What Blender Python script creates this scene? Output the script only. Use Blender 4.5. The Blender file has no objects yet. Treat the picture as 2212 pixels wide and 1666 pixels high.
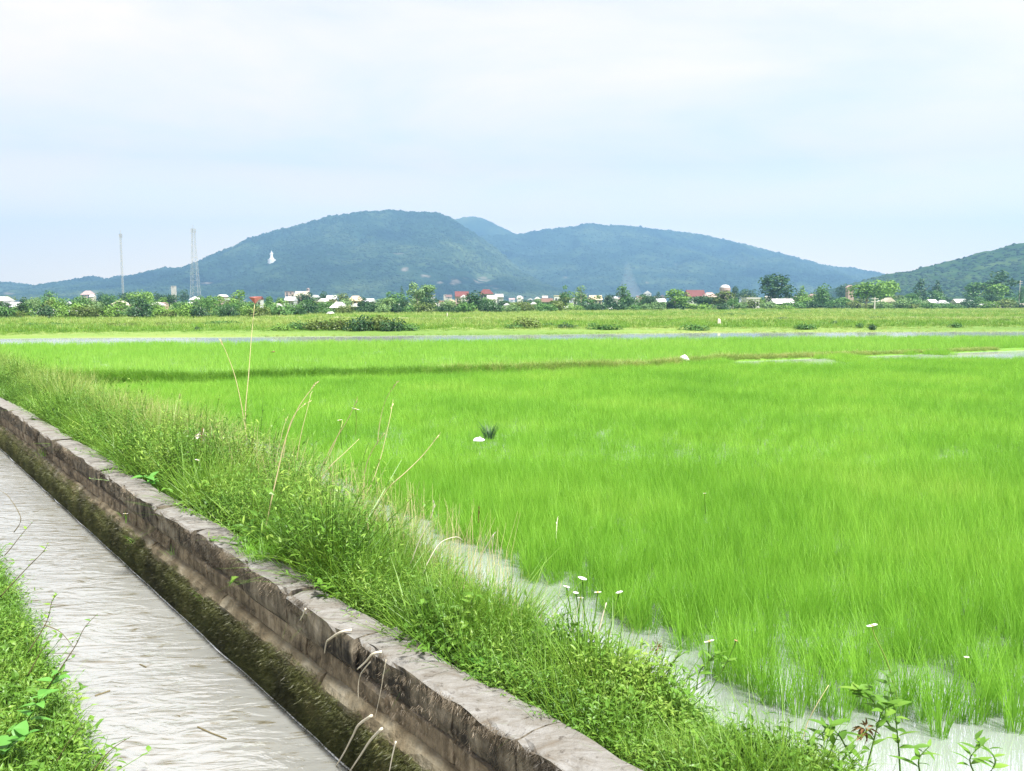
import bpy, math, random
import numpy as np
from mathutils import Vector, Matrix
from mathutils.bvhtree import BVHTree

random.seed(7)
RNG = np.random.default_rng(11)
scene = bpy.context.scene
COL = scene.collection

# ------------------------------------------------------------------ camera, sky, sun, exposure
CAM_H = 2.5
FPX = 1840.0                 # focal length in units of a 2212 px wide picture
HORIZON, CX, CY = 648.0, 1106.0, 833.0
PITCH = math.atan((CY - HORIZON) / FPX)
cam_data = bpy.data.cameras.new('camera')
cam = bpy.data.objects.new('camera', cam_data)
COL.objects.link(cam)
cam.location = (0, 0, CAM_H)
cam.rotation_euler = (math.pi / 2 - PITCH, 0, 0)
cam_data.sensor_width = 36.0
cam_data.lens = 36.0 * FPX / 2212.0
cam_data.clip_start = 0.05
cam_data.clip_end = 20000
scene.camera = cam

SUN_EL, SUN_AZ = math.radians(60), math.radians(138)      # azimuth clockwise from +Y (ahead, to the right)
SUN_STRENGTH, SUN_ANGLE = 2.4, 9.0
EXPOSURE = 2.5
HAZE_DENSITY = 0.0004

world = bpy.data.worlds.new('World')
scene.world = world
world.use_nodes = True
wn, wl = world.node_tree.nodes, world.node_tree.links
wn.clear()
w_out = wn.new('ShaderNodeOutputWorld')
w_bg = wn.new('ShaderNodeBackground')
w_bg.inputs['Strength'].default_value = 0.1
w_sky = wn.new('ShaderNodeTexSky')
w_sky.sky_type = 'NISHITA'
w_sky.sun_disc = False
w_sky.sun_elevation = SUN_EL
w_sky.sun_rotation = SUN_AZ
w_sky.dust_density = 1.5
w_tc = wn.new('ShaderNodeTexCoord')
w_sep = wn.new('ShaderNodeSeparateXYZ')
wl.new(w_tc.outputs['Generated'], w_sep.inputs[0])


def wmath(op, a, b=None):
    n = wn.new('ShaderNodeMath')
    n.operation = op
    for i, v in enumerate((a, b)):
        if v is None:
            continue
        if isinstance(v, (int, float)):
            n.inputs[i].default_value = v
        else:
            wl.new(v, n.inputs[i])
    return n.outputs[0]


zz = wmath('ADD', wmath('MAXIMUM', w_sep.outputs['Z'], 0.0), 0.16)
w_cmb = wn.new('ShaderNodeCombineXYZ')
wl.new(wmath('DIVIDE', w_sep.outputs['X'], zz), w_cmb.inputs[0])
wl.new(wmath('MULTIPLY', wmath('DIVIDE', w_sep.outputs['Y'], zz), 1.25), w_cmb.inputs[1])
w_n1 = wn.new('ShaderNodeTexNoise')
w_n1.inputs['Scale'].default_value = 0.95
w_n1.inputs['Detail'].default_value = 7
w_n1.inputs['Roughness'].default_value = 0.52
w_n1.inputs['Distortion'].default_value = 0.35
wl.new(w_cmb.outputs[0], w_n1.inputs['Vector'])
w_ramp = wn.new('ShaderNodeValToRGB')
w_ramp.color_ramp.elements[0].position = 0.38
w_ramp.color_ramp.elements[1].position = 0.62
wl.new(w_n1.outputs['Fac'], w_ramp.inputs[0])
# thin cloud veil everywhere, thicker where the noise is high
w_hz = wmath('MAXIMUM', wmath('SUBTRACT', 0.15, w_sep.outputs['Z']), 0.0)
w_fac = wmath('MINIMUM', wmath('ADD', wmath('MULTIPLY', w_ramp.outputs[0], 0.36), 0.64), 1.0)
w_mix = wn.new('ShaderNodeMix')
w_mix.data_type = 'RGBA'
w_skyv = wn.new('ShaderNodeVectorMath')
w_skyv.operation = 'SCALE'
w_skyv.inputs['Scale'].default_value = 0.48
wl.new(w_sky.outputs[0], w_skyv.inputs[0])
wl.new(w_fac, w_mix.inputs[0])
wl.new(w_skyv.outputs[0], w_mix.inputs[6])
w_mix.inputs[7].default_value = (2.5, 2.1, 1.74, 1)
w_mix2 = wn.new('ShaderNodeMix')      # the veil thickens and warms towards the horizon all round
w_mix2.data_type = 'RGBA'
wl.new(wmath('MINIMUM', wmath('MULTIPLY', w_hz, 8.0), 1.0), w_mix2.inputs[0])
wl.new(w_mix.outputs[2], w_mix2.inputs[6])
w_mix2.inputs[7].default_value = (5.3, 3.85, 2.1, 1)
wl.new(w_mix2.outputs[2], w_bg.inputs['Color'])
wl.new(w_bg.outputs[0], w_out.inputs['Surface'])

sun_data = bpy.data.lights.new('sun', 'SUN')
sun_data.energy = SUN_STRENGTH
sun_data.angle = math.radians(SUN_ANGLE)
sun_data.color = (1.0, 0.965, 0.9)
sun = bpy.data.objects.new('sun', sun_data)
COL.objects.link(sun)
sd = Vector((math.sin(SUN_AZ) * math.cos(SUN_EL), math.cos(SUN_AZ) * math.cos(SUN_EL), math.sin(SUN_EL)))
sun.rotation_euler = sd.to_track_quat('Z', 'Y').to_euler()

vs = scene.view_settings
vs.view_transform = 'Standard'
vs.look = 'None'
vs.exposure = EXPOSURE
vs.gamma = 1.0
vs.use_curve_mapping = False
cy = scene.cycles
cy.max_bounces = 7
cy.diffuse_bounces = 3
cy.glossy_bounces = 3
cy.transmission_bounces = 4
cy.volume_bounces = 0
cy.use_denoising = True
cy.denoising_input_passes = 'RGB_ALBEDO_NORMAL'
cy.denoising_prefilter = 'NONE'
cy.use_adaptive_sampling = False
cy.caustics_reflective = False
cy.caustics_refractive = False

# ------------------------------------------------------------------ helpers: view rays, noise, meshes, properties
_fw = Vector((0, math.cos(PITCH), -math.sin(PITCH)))
_up = Vector((0, math.sin(PITCH), math.cos(PITCH)))


def ray(xd, yd):
    return Vector((1, 0, 0)) * ((xd - CX) / FPX) + _up * (-(yd - CY) / FPX) + _fw


def G(xd, yd, z=0.0):
    r = ray(xd, yd)
    t = (z - CAM_H) / r.z
    return Vector((r.x * t, r.y * t, z))


def AT(xd, yd, dist):
    r = ray(xd, yd)
    t = dist / r.y
    return Vector((r.x * t, dist, CAM_H + r.z * t))


def vnoise(x, y, seed=0):
    x = np.asarray(x, float); y = np.asarray(y, float)
    xi = np.floor(x).astype(np.int64); yi = np.floor(y).astype(np.int64)
    fx = x - xi; fy = y - yi
    fx = fx * fx * (3 - 2 * fx); fy = fy * fy * (3 - 2 * fy)

    def h(a, b):
        n = (a * 374761393 + b * 668265263 + seed * 974634777) & 0xFFFFFFFF
        n = ((n ^ (n >> 13)) * 1274126177) & 0xFFFFFFFF
        return ((n ^ (n >> 16)) & 0xFFFF) / 65535.0
    return (h(xi, yi) * (1 - fx) + h(xi + 1, yi) * fx) * (1 - fy) + (h(xi, yi + 1) * (1 - fx) + h(xi + 1, yi + 1) * fx) * fy


def fbm(x, y, seed=0, octs=4, gain=0.5):
    v = 0; a = 1.0; s = 0
    for o in range(octs):
        v = v + a * vnoise(np.asarray(x) * 2 ** o, np.asarray(y) * 2 ** o, seed + o * 17)
        s += a; a *= gain
    return v / s


def mesh_of(name, verts, faces, smooth=False):
    me = bpy.data.meshes.new(name)
    me.from_pydata([tuple(v) for v in verts], [], [tuple(f) for f in faces])
    if smooth:
        me.polygons.foreach_set('use_smooth', [True] * len(me.polygons))
    me.update()
    return me


def link(name, me, mat=None, parent=None):
    o = bpy.data.objects.new(name, me)
    COL.objects.link(o)
    if mat is not None and me is not None and len(me.materials) == 0:
        me.materials.append(mat)
    if parent is not None:
        o.parent = parent
    return o


def obj(name, verts, faces, mat, parent=None, smooth=False):
    return link(name, mesh_of(name, verts, faces, smooth), mat, parent)


def tag(o, label=None, cat=None, group=None, kind=None):
    if label: o['label'] = label
    if cat: o['category'] = cat
    if group: o['group'] = group
    if kind: o['kind'] = kind
    return o


def empty(name, loc, label, cat, group=None, rz=0.0, scale=None):
    o = bpy.data.objects.new(name, None)
    COL.objects.link(o)
    o.empty_display_size = 0.2
    o.location = loc
    o.rotation_euler = (0, 0, rz)
    if scale is not None:
        o.scale = scale
    return tag(o, label, cat, group)


class MB:
    """collects shapes for one mesh"""
    def __init__(s):
        s.v = []; s.f = []

    def add(s, v, f):
        b = len(s.v)
        s.v.extend([tuple(q) for q in v])
        s.f.extend([tuple(i + b for i in q) for q in f])
        return s

    def box(s, x0, x1, y0, y1, z0, z1):
        v = [(x, y, z) for z in (z0, z1) for y in (y0, y1) for x in (x0, x1)]
        return s.add(v, [(0, 2, 3, 1), (4, 5, 7, 6), (0, 1, 5, 4), (1, 3, 7, 5), (3, 2, 6, 7), (2, 0, 4, 6)])

    def tube(s, pts, rads, sides=5):
        pts = [Vector(p) for p in pts]
        n = len(pts)
        if isinstance(rads, (int, float)):
            rads = [rads] * n
        v = []; f = []
        for i, p in enumerate(pts):
            d = (pts[min(i + 1, n - 1)] - pts[max(i - 1, 0)])
            if d.length < 1e-9:
                d = Vector((0, 0, 1))
            d.normalize()
            a = d.cross(Vector((0.31, 0.17, 0.93)) if abs(d.z) < 0.9 else Vector((1, 0.1, 0)))
            a.normalize(); b = d.cross(a)
            for k in range(sides):
                t = 2 * math.pi * k / sides
                v.append(p + (a * math.cos(t) + b * math.sin(t)) * rads[i])
        for i in range(n - 1):
            for k in range(sides):
                k2 = (k + 1) % sides
                f.append((i * sides + k, i * sides + k2, (i + 1) * sides + k2, (i + 1) * sides + k))
        f.append(tuple(range(sides))[::-1])
        f.append(tuple((n - 1) * sides + k for k in range(sides)))
        return s.add(v, f)

    def lathe(s, prof, sides=12, cx=0, cy=0):
        v = []; f = []
        for r, z in prof:
            for k in range(sides):
                t = 2 * math.pi * k / sides
                v.append((cx + r * math.cos(t), cy + r * math.sin(t), z))
        for i in range(len(prof) - 1):
            for k in range(sides):
                k2 = (k + 1) % sides
                f.append((i * sides + k, i * sides + k2, (i + 1) * sides + k2, (i + 1) * sides + k))
        f.append(tuple((len(prof) - 1) * sides + k for k in range(sides)))
        return s.add(v, f)

    def build(s, name, mat, parent=None, smooth=False):
        return obj(name, s.v, s.f, mat, parent, smooth)

    def mesh(s, name, smooth=False):
        return mesh_of(name, s.v, s.f, smooth)


# ------------------------------------------------------------------ materials
def new_mat(name):
    m = bpy.data.materials.new(name)
    m.use_nodes = True
    m.node_tree.nodes.clear()
    return m, m.node_tree.nodes, m.node_tree.links


def ramp_node(nodes, stops):
    r = nodes.new('ShaderNodeValToRGB')
    e = r.color_ramp.elements
    while len(e) > 1:
        e.remove(e[-1])
    e[0].position = stops[0][0]; e[0].color = (*stops[0][1], 1)
    for p, c in stops[1:]:
        n = e.new(p); n.color = (*c, 1)
    return r


def leaf_mat(name, stops, trans=0.35, patch=0.6, gloss=0.03, patch_scale=1.0, rand=0.5):
    """leaf: diffuse + translucent + faint sheen; colour varies per plant and by patch"""
    m, N, L = new_mat(name)
    out = N.new('ShaderNodeOutputMaterial')
    oi = N.new('ShaderNodeObjectInfo')
    geo = N.new('ShaderNodeNewGeometry')
    nz = N.new('ShaderNodeTexNoise')
    nz.inputs['Scale'].default_value = patch
    nz.inputs['Detail'].default_value = 3
    L.new(geo.outputs['Position'], nz.inputs['Vector'])
    mx = N.new('ShaderNodeMix')
    mx.inputs[0].default_value = rand
    mr = N.new('ShaderNodeMapRange')
    mr.inputs[1].default_value = 0.3; mr.inputs[2].default_value = 0.7
    L.new(nz.outputs['Fac'], mr.inputs[0])
    L.new(mr.outputs[0], mx.inputs[2])
    rnd = N.new('ShaderNodeMath'); rnd.operation = 'ADD'
    isl = N.new('ShaderNodeMath'); isl.operation = 'MULTIPLY'; isl.inputs[1].default_value = 0.5
    L.new(geo.outputs['Random Per Island'], isl.inputs[0])
    obr = N.new('ShaderNodeMath'); obr.operation = 'MULTIPLY'; obr.inputs[1].default_value = 0.5
    L.new(oi.outputs['Random'], obr.inputs[0])
    L.new(isl.outputs[0], rnd.inputs[0]); L.new(obr.outputs[0], rnd.inputs[1])
    L.new(rnd.outputs[0], mx.inputs[3])
    rp = ramp_node(N, stops)
    L.new(mx.outputs[0], rp.inputs[0])
    d = N.new('ShaderNodeBsdfDiffuse')
    t = N.new('ShaderNodeBsdfTranslucent')
    L.new(rp.outputs[0], d.inputs[0]); L.new(rp.outputs[0], t.inputs[0])
    ms = N.new('ShaderNodeMixShader'); ms.inputs[0].default_value = trans
    L.new(d.outputs[0], ms.inputs[1]); L.new(t.outputs[0], ms.inputs[2])
    g = N.new('ShaderNodeBsdfGlossy'); g.inputs['Roughness'].default_value = 0.45
    m2 = N.new('ShaderNodeMixShader'); m2.inputs[0].default_value = gloss
    L.new(ms.outputs[0], m2.inputs[1]); L.new(g.outputs[0], m2.inputs[2])
    L.new(m2.outputs[0], out.inputs['Surface'])
    return m


def rough_mat(name, stops, scale=3.0, rough=0.85, bump=0.0, bump_scale=30.0, stretch=(1, 1, 1), detail=6, spec=0.2):
    m, N, L = new_mat(name)
    out = N.new('ShaderNodeOutputMaterial')
    b = N.new('ShaderNodeBsdfPrincipled')
    b.inputs['Roughness'].default_value = rough
    b.inputs['Specular IOR Level'].default_value = spec
    geo = N.new('ShaderNodeNewGeometry')
    mp = N.new('ShaderNodeMapping')
    mp.inputs['Scale'].default_value = stretch
    L.new(geo.outputs['Position'], mp.inputs['Vector'])
    nz = N.new('ShaderNodeTexNoise')
    nz.inputs['Scale'].default_value = scale
    nz.inputs['Detail'].default_value = detail
    L.new(mp.outputs[0], nz.inputs['Vector'])
    rp = ramp_node(N, stops)
    L.new(nz.outputs['Fac'], rp.inputs[0])
    L.new(rp.outputs[0], b.inputs['Base Color'])
    if bump:
        n2 = N.new('ShaderNodeTexNoise')
        n2.inputs['Scale'].default_value = bump_scale
        n2.inputs['Detail'].default_value = 6
        L.new(mp.outputs[0], n2.inputs['Vector'])
        bp = N.new('ShaderNodeBump')
        bp.inputs['Strength'].default_value = bump
        bp.inputs['Distance'].default_value = 0.02
        L.new(n2.outputs['Fac'], bp.inputs['Height'])
        L.new(bp.outputs[0], b.inputs['Normal'])
    L.new(b.outputs[0], out.inputs['Surface'])
    return m


def plain(name, c, rough=0.7, var=0.12, scale=1.5):
    lo = tuple(max(0, q * (1 - var)) for q in c); hi = tuple(min(1, q * (1 + var)) for q in c)
    return rough_mat(name, [(0.3, lo), (0.7, hi)], scale, rough)


def water_mat(name, mud, stretch, bump, scale, rough=0.06, rot=0.0, ior=1.5, reflection_streak=None):
    m, N, L = new_mat(name)
    out = N.new('ShaderNodeOutputMaterial')
    b = N.new('ShaderNodeBsdfPrincipled')
    b.inputs['Roughness'].default_value = rough
    b.inputs['IOR'].default_value = ior
    geo = N.new('ShaderNodeNewGeometry')
    mp = N.new('ShaderNodeMapping')
    mp.inputs['Rotation'].default_value = (0, 0, rot)
    mp.inputs['Scale'].default_value = stretch
    L.new(geo.outputs['Position'], mp.inputs['Vector'])
    nz = N.new('ShaderNodeTexNoise')
    nz.inputs['Scale'].default_value = scale
    nz.inputs['Detail'].default_value = 3.5
    nz.inputs['Roughness'].default_value = 0.55
    nz.inputs['Distortion'].default_value = 1.1
    L.new(mp.outputs[0], nz.inputs['Vector'])
    bp = N.new('ShaderNodeBump')
    bp.inputs['Strength'].default_value = bump
    bp.inputs['Distance'].default_value = 0.05
    L.new(nz.outputs['Fac'], bp.inputs['Height'])
    L.new(bp.outputs[0], b.inputs['Normal'])
    n3 = N.new('ShaderNodeTexNoise')
    n3.inputs['Scale'].default_value = 0.5
    n3.inputs['Detail'].default_value = 4
    L.new(geo.outputs['Position'], n3.inputs['Vector'])
    rp = ramp_node(N, [(0.3, tuple(q * 0.85 for q in mud)), (0.7, tuple(min(1, q * 1.12) for q in mud))])
    L.new(n3.outputs['Fac'], rp.inputs[0])
    if reflection_streak:  # brown reflections of wall and bank, painted into the water colour
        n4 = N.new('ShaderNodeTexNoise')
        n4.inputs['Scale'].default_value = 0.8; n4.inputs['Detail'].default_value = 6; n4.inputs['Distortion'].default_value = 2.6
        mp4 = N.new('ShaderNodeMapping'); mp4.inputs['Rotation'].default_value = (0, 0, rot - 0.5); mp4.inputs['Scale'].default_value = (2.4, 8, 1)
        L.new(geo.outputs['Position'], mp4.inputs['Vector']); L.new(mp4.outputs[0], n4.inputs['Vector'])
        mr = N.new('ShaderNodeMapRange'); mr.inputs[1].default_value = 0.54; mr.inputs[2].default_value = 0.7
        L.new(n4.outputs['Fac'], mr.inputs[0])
        mx = N.new('ShaderNodeMix'); mx.data_type = 'RGBA'; mx.inputs[7].default_value = (*reflection_streak, 1)
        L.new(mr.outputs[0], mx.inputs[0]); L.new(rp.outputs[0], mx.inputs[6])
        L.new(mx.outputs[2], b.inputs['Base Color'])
    else:
        L.new(rp.outputs[0], b.inputs['Base Color'])
    L.new(b.outputs[0], out.inputs['Surface'])
    return m


M = {}
M['rice'] = leaf_mat('rice_leaf', [(0.0, (0.135, 0.33, 0.03)), (0.5, (0.215, 0.455, 0.046)), (0.85, (0.3, 0.52, 0.07)), (1.0, (0.44, 0.54, 0.14))], 0.5, 0.3, gloss=0.012, rand=0.4)
M['rice_far'] = leaf_mat('rice_leaf_far_field', [(0.0, (0.19, 0.42, 0.045)), (0.5, (0.24, 0.48, 0.06)), (1.0, (0.32, 0.53, 0.095))], 0.5, 0.12, gloss=0.012)
M['grass'] = leaf_mat('bank_grass_blade', [(0.0, (0.045, 0.13, 0.012)), (0.5, (0.14, 0.29, 0.027)), (1.0, (0.27, 0.4, 0.06))], 0.35, 1.2)
M['bundgrass'] = leaf_mat('bund_grass_blade', [(0.0, (0.1, 0.26, 0.02)), (1.0, (0.22, 0.42, 0.045))], 0.3, 0.6)
M['lush'] = leaf_mat('lush_grass_blade', [(0.0, (0.11, 0.31, 0.015)), (1.0, (0.2, 0.42, 0.03))], 0.4, 1.0)
M['pale'] = leaf_mat('pale_grass_blade', [(0.0, (0.16, 0.29, 0.045)), (0.6, (0.29, 0.38, 0.09)), (1.0, (0.5, 0.47, 0.2))], 0.35, 1.0)
M['weed'] = leaf_mat('weed_leaf', [(0.0, (0.028, 0.095, 0.012)), (0.5, (0.12, 0.26, 0.03)), (1.0, (0.33, 0.45, 0.085))], 0.35, 2.0)
M['broad'] = leaf_mat('broad_leaf', [(0.0, (0.06, 0.22, 0.025)), (1.0, (0.14, 0.36, 0.06))], 0.3, 2.0, gloss=0.06)
M['dry'] = leaf_mat('dry_straw', [(0.0, (0.46, 0.39, 0.19)), (1.0, (0.64, 0.57, 0.34))], 0.15, 3.0)
M['dry_white'] = leaf_mat('bleached_straw', [(0.0, (0.5, 0.45, 0.34)), (1.0, (0.7, 0.66, 0.56))], 0.15, 3.0)
M['dead'] = leaf_mat('dead_leaf', [(0.0, (0.1, 0.05, 0.02)), (1.0, (0.25, 0.14, 0.06))], 0.15, 3.0)
M['twig'] = plain('dark_twig', (0.12, 0.1, 0.05))
M['moss'] = leaf_mat('wet_moss', [(0.0, (0.02, 0.022, 0.01)), (0.4, (0.045, 0.046, 0.018)), (0.7, (0.08, 0.09, 0.028)), (1.0, (0.15, 0.13, 0.06))], 0.1, 2.2, rand=0.45)
M['lichen'] = leaf_mat('dark_lichen', [(0.0, (0.014, 0.013, 0.011)), (0.4, (0.055, 0.047, 0.036)), (0.7, (0.17, 0.14, 0.1)), (1.0, (0.38, 0.32, 0.24))], 0.1, 1.6, rand=0.4)
M['field'] = rough_mat('meadow_ground', [(0.3, (0.09, 0.17, 0.028)), (0.5, (0.14, 0.22, 0.045)), (0.7, (0.24, 0.26, 0.09))], 0.09, stretch=(0.35, 1, 1))
M['ground'] = rough_mat('far_ground', [(0.3, (0.07, 0.12, 0.03)), (0.7, (0.14, 0.18, 0.05))], 0.03)
M['soil'] = rough_mat('bank_soil', [(0.3, (0.03, 0.03, 0.015)), (0.7, (0.07, 0.075, 0.03))], 4, bump=0.6)
M['mud'] = rough_mat('canal_bed_mud', [(0.3, (0.08, 0.065, 0.04)), (0.7, (0.13, 0.1, 0.06))], 3)
M['dust'] = rough_mat('dirt_track', [(0.3, (0.34, 0.29, 0.2)), (0.7, (0.46, 0.4, 0.29))], 0.6)
M['petal'] = leaf_mat('white_petal', [(0.0, (0.75, 0.72, 0.74)), (1.0, (0.82, 0.8, 0.8))], 0.3)
M['petal_pink'] = leaf_mat('pink_petal', [(0.0, (0.5, 0.2, 0.18)), (1.0, (0.6, 0.28, 0.24))], 0.3)
M['eye'] = plain('flower_eye', (0.55, 0.42, 0.1))
M['canal_water'] = water_mat('canal_water_surface', (0.235, 0.24, 0.228), (2.6, 7.0, 1), 0.46, 1.0, rough=0.07, rot=math.radians(16), ior=4.0, reflection_streak=(0.11, 0.095, 0.05))
M['paddy_water'] = water_mat('paddy_water_surface', (0.285, 0.3, 0.315), (1, 1, 1), 0.02, 5.0, rough=0.03, ior=6.0)
M['foam'] = plain('water_foam', (0.75, 0.77, 0.8))
M['bag'] = plain('white_plastic', (0.78, 0.78, 0.78), 0.5, 0.05)


# wall stone: pale weathered top, dark lichen crust on upright faces
def stone_mat(name, top_lo, top_hi, side):
    m, N, L = new_mat(name)
    out = N.new('ShaderNodeOutputMaterial')
    b = N.new('ShaderNodeBsdfPrincipled')
    b.inputs['Roughness'].default_value = 0.9
    b.inputs['Specular IOR Level'].default_value = 0.15
    geo = N.new('ShaderNodeNewGeometry')
    sep = N.new('ShaderNodeSeparateXYZ')
    L.new(geo.outputs['True Normal'], sep.inputs[0])

    def noise(scale, detail=6, rot=0.0, st=(1, 1, 1), dist=0.0, rough=0.6):
        mp = N.new('ShaderNodeMapping')
        mp.inputs['Rotation'].default_value = (0, 0, rot)
        mp.inputs['Scale'].default_value = st
        L.new(geo.outputs['Position'], mp.inputs['Vector'])
        n = N.new('ShaderNodeTexNoise')
        n.inputs['Scale'].default_value = scale
        n.inputs['Detail'].default_value = detail
        n.inputs['Roughness'].default_value = rough
        n.inputs['Distortion'].default_value = dist
        L.new(mp.outputs[0], n.inputs['Vector'])
        return n.outputs['Fac']
    # top
    n_top = noise(5.0, 8, math.radians(10), (0.8, 1.9, 1), 1.2, 0.7)
    rp_top = ramp_node(N, [(0.28, (0.11, 0.085, 0.06)), (0.42, top_lo), (0.62, top_hi), (0.8, (0.3, 0.3, 0.29))])
    L.new(n_top, rp_top.inputs[0])
    n_sp = noise(26.0, 4)
    rp_sp = ramp_node(N, [(0.28, (0.3, 0.27, 0.24)), (0.4, (1, 1, 1))])
    L.new(n_sp, rp_sp.inputs[0])
    mt = N.new('ShaderNodeMix'); mt.data_type = 'RGBA'; mt.blend_type = 'MULTIPLY'; mt.inputs[0].default_value = 0.8
    L.new(rp_top.outputs[0], mt.inputs[6]); L.new(rp_sp.outputs[0], mt.inputs[7])
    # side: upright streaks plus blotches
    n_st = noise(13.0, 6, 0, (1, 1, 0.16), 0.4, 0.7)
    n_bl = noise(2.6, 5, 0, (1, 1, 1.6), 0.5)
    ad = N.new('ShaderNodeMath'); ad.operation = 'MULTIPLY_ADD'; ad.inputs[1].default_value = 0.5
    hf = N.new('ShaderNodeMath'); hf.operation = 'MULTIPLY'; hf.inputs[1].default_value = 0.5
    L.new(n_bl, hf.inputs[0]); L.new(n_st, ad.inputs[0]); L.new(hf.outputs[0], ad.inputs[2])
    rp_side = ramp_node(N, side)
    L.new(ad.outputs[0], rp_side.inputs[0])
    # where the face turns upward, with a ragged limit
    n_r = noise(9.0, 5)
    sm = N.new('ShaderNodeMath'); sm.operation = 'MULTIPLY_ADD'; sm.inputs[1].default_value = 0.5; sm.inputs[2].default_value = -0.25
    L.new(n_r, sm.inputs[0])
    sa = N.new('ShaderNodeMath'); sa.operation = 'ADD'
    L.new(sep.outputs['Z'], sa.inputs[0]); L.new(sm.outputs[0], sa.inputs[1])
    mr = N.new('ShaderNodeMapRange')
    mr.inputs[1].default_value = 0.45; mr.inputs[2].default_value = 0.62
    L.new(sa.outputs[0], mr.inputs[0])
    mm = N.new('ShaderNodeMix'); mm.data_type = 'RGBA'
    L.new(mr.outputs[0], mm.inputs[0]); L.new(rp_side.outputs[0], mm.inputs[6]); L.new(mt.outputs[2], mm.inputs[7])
    L.new(mm.outputs[2], b.inputs['Base Color'])
    # relief
    n_b = noise(34.0, 8, 0, (1, 1, 0.5), 0, 0.7)
    bp = N.new('ShaderNodeBump'); bp.inputs['Strength'].default_value = 0.7; bp.inputs['Distance'].default_value = 0.02
    L.new(n_b, bp.inputs['Height']); L.new(bp.outputs[0], b.inputs['Normal'])
    L.new(b.outputs[0], out.inputs['Surface'])
    return m


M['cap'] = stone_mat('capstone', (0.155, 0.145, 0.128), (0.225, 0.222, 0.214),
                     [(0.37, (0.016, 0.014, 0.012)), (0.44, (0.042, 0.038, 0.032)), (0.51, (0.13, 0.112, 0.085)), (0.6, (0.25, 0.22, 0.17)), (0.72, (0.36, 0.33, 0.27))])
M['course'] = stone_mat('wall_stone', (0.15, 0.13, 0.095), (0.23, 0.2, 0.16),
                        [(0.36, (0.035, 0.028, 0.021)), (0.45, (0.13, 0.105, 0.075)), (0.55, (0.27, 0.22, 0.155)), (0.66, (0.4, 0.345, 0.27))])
M['ledge'] = rough_mat('ledge_concrete', [(0.3, (0.06, 0.048, 0.03)), (0.45, (0.14, 0.115, 0.075)), (0.58, (0.19, 0.165, 0.115)), (0.72, (0.25, 0.23, 0.18))], 4.5, bump=0.8, stretch=(1, 1, 1))
M['footing'] = rough_mat('mossy_footing', [(0.3, (0.012, 0.014, 0.007)), (0.5, (0.03, 0.035, 0.014)), (0.7, (0.07, 0.065, 0.03))], 5.0, bump=0.8, stretch=(1, 1, 0.4))

# trees and houses
TREE_STOPS = {
    'dark': [(0.0, (0.02, 0.0625, 0.025)), (1.0, (0.0562, 0.1313, 0.0438))],
    'mid': [(0.0, (0.05, 0.1375, 0.0312)), (1.0, (0.1125, 0.2375, 0.0562))],
    'bright': [(0.0, (0.0875, 0.2, 0.0275)), (1.0, (0.1875, 0.325, 0.0562))],
    'pale': [(0.0, (0.1, 0.2, 0.0688)), (1.0, (0.2, 0.3125, 0.1125))],
    'olive': [(0.0, (0.065, 0.11, 0.02)), (1.0, (0.16, 0.22, 0.05))],
}
for k, s in TREE_STOPS.items():
    M['tree_' + k] = leaf_mat('foliage_' + k, s, 0.25, 0.25, rand=0.6)
M['bark'] = plain('bark', (0.14, 0.11, 0.08))
M['bark_pale'] = plain('pale_bark', (0.4, 0.36, 0.3))
HOUSE = {'white': (0.5, 0.5, 0.5), 'cream': (0.42, 0.38, 0.31), 'grey': (0.34, 0.35, 0.36), 'tan': (0.45, 0.36, 0.26), 'pink': (0.34, 0.25, 0.23),
         'red': (0.125, 0.045, 0.042), 'brick': (0.15, 0.09, 0.07), 'dark': (0.06, 0.075, 0.085), 'silver': (0.42, 0.44, 0.47)}
for k, c in HOUSE.items():
    M['h_' + k] = plain('house_' + k, c, 0.7, 0.1, 0.4)
M['opening'] = plain('dark_opening', (0.04, 0.045, 0.05), 0.4)
M['steel'] = plain('galvanised_steel', (0.3, 0.31, 0.33), 0.5)
M['concrete'] = plain('pale_concrete', (0.5, 0.48, 0.44))

# ------------------------------------------------------------------ plan of the place (x as a function of the distance y)
TOP_Z, CANAL_Z = 0.5, -0.26
edge_px = [(0, 884), (115, 953), (220, 1016), (297, 1078), (415, 1149), (512, 1220), (625, 1283), (737, 1355), (835, 1418), (923, 1476), (1037, 1543), (1112, 1601), (1185, 1660)]
foot_px = [(0, 961), (75, 1033), (130, 1086), (169, 1123), (306, 1250), (394, 1335), (527, 1452), (690, 1603)]
_pp = [(G(a, b, TOP_Z).y, G(a, b, TOP_Z).x) for a, b in edge_px]
_pp += [(G(a, b, CANAL_Z).y + 0.06, G(a, b, CANAL_Z).x + 0.075) for a, b in foot_px]
_co = np.polyfit([p[0] for p in _pp], [p[1] for p in _pp], 3, w=[1 / p[0] for p in _pp])
print('wall fit', _co, max(abs(np.polyval(_co, p[0]) - p[1]) / p[0] for p in _pp))
wp = [(float(q), float(np.polyval(_co, q))) for q in np.linspace(3.6, 15.6, 30)]
wp = [(-6.0, 7.3), (-2.0, 4.35), (0.0, 2.86), (2.0, 1.37)] + wp + [(20.0, -13.0), (27.0, -18.6), (40.0, -29.5), (60.0, -47.0)]
WY = np.linspace(-6, 60, 661)
WX = np.interp(WY, [p[0] for p in wp], [p[1] for p in wp])
_k = np.ones(9) / 9
WX[4:-4] = np.convolve(WX, _k, 'valid')


def wall_x(y): return np.interp(y, WY, WX)


def wall_frame(y):
    """point on the wall's front top edge, unit tangent (away), unit normal towards the canal"""
    x = float(wall_x(y)); t = Vector((float(wall_x(y + 0.4) - wall_x(y - 0.4)), 0.8, 0)).normalized()
    return Vector((x, y, 0)), t, Vector((-t.y, t.x, 0)).normalized() * (1 if -t.y < 0 else -1)


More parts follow.
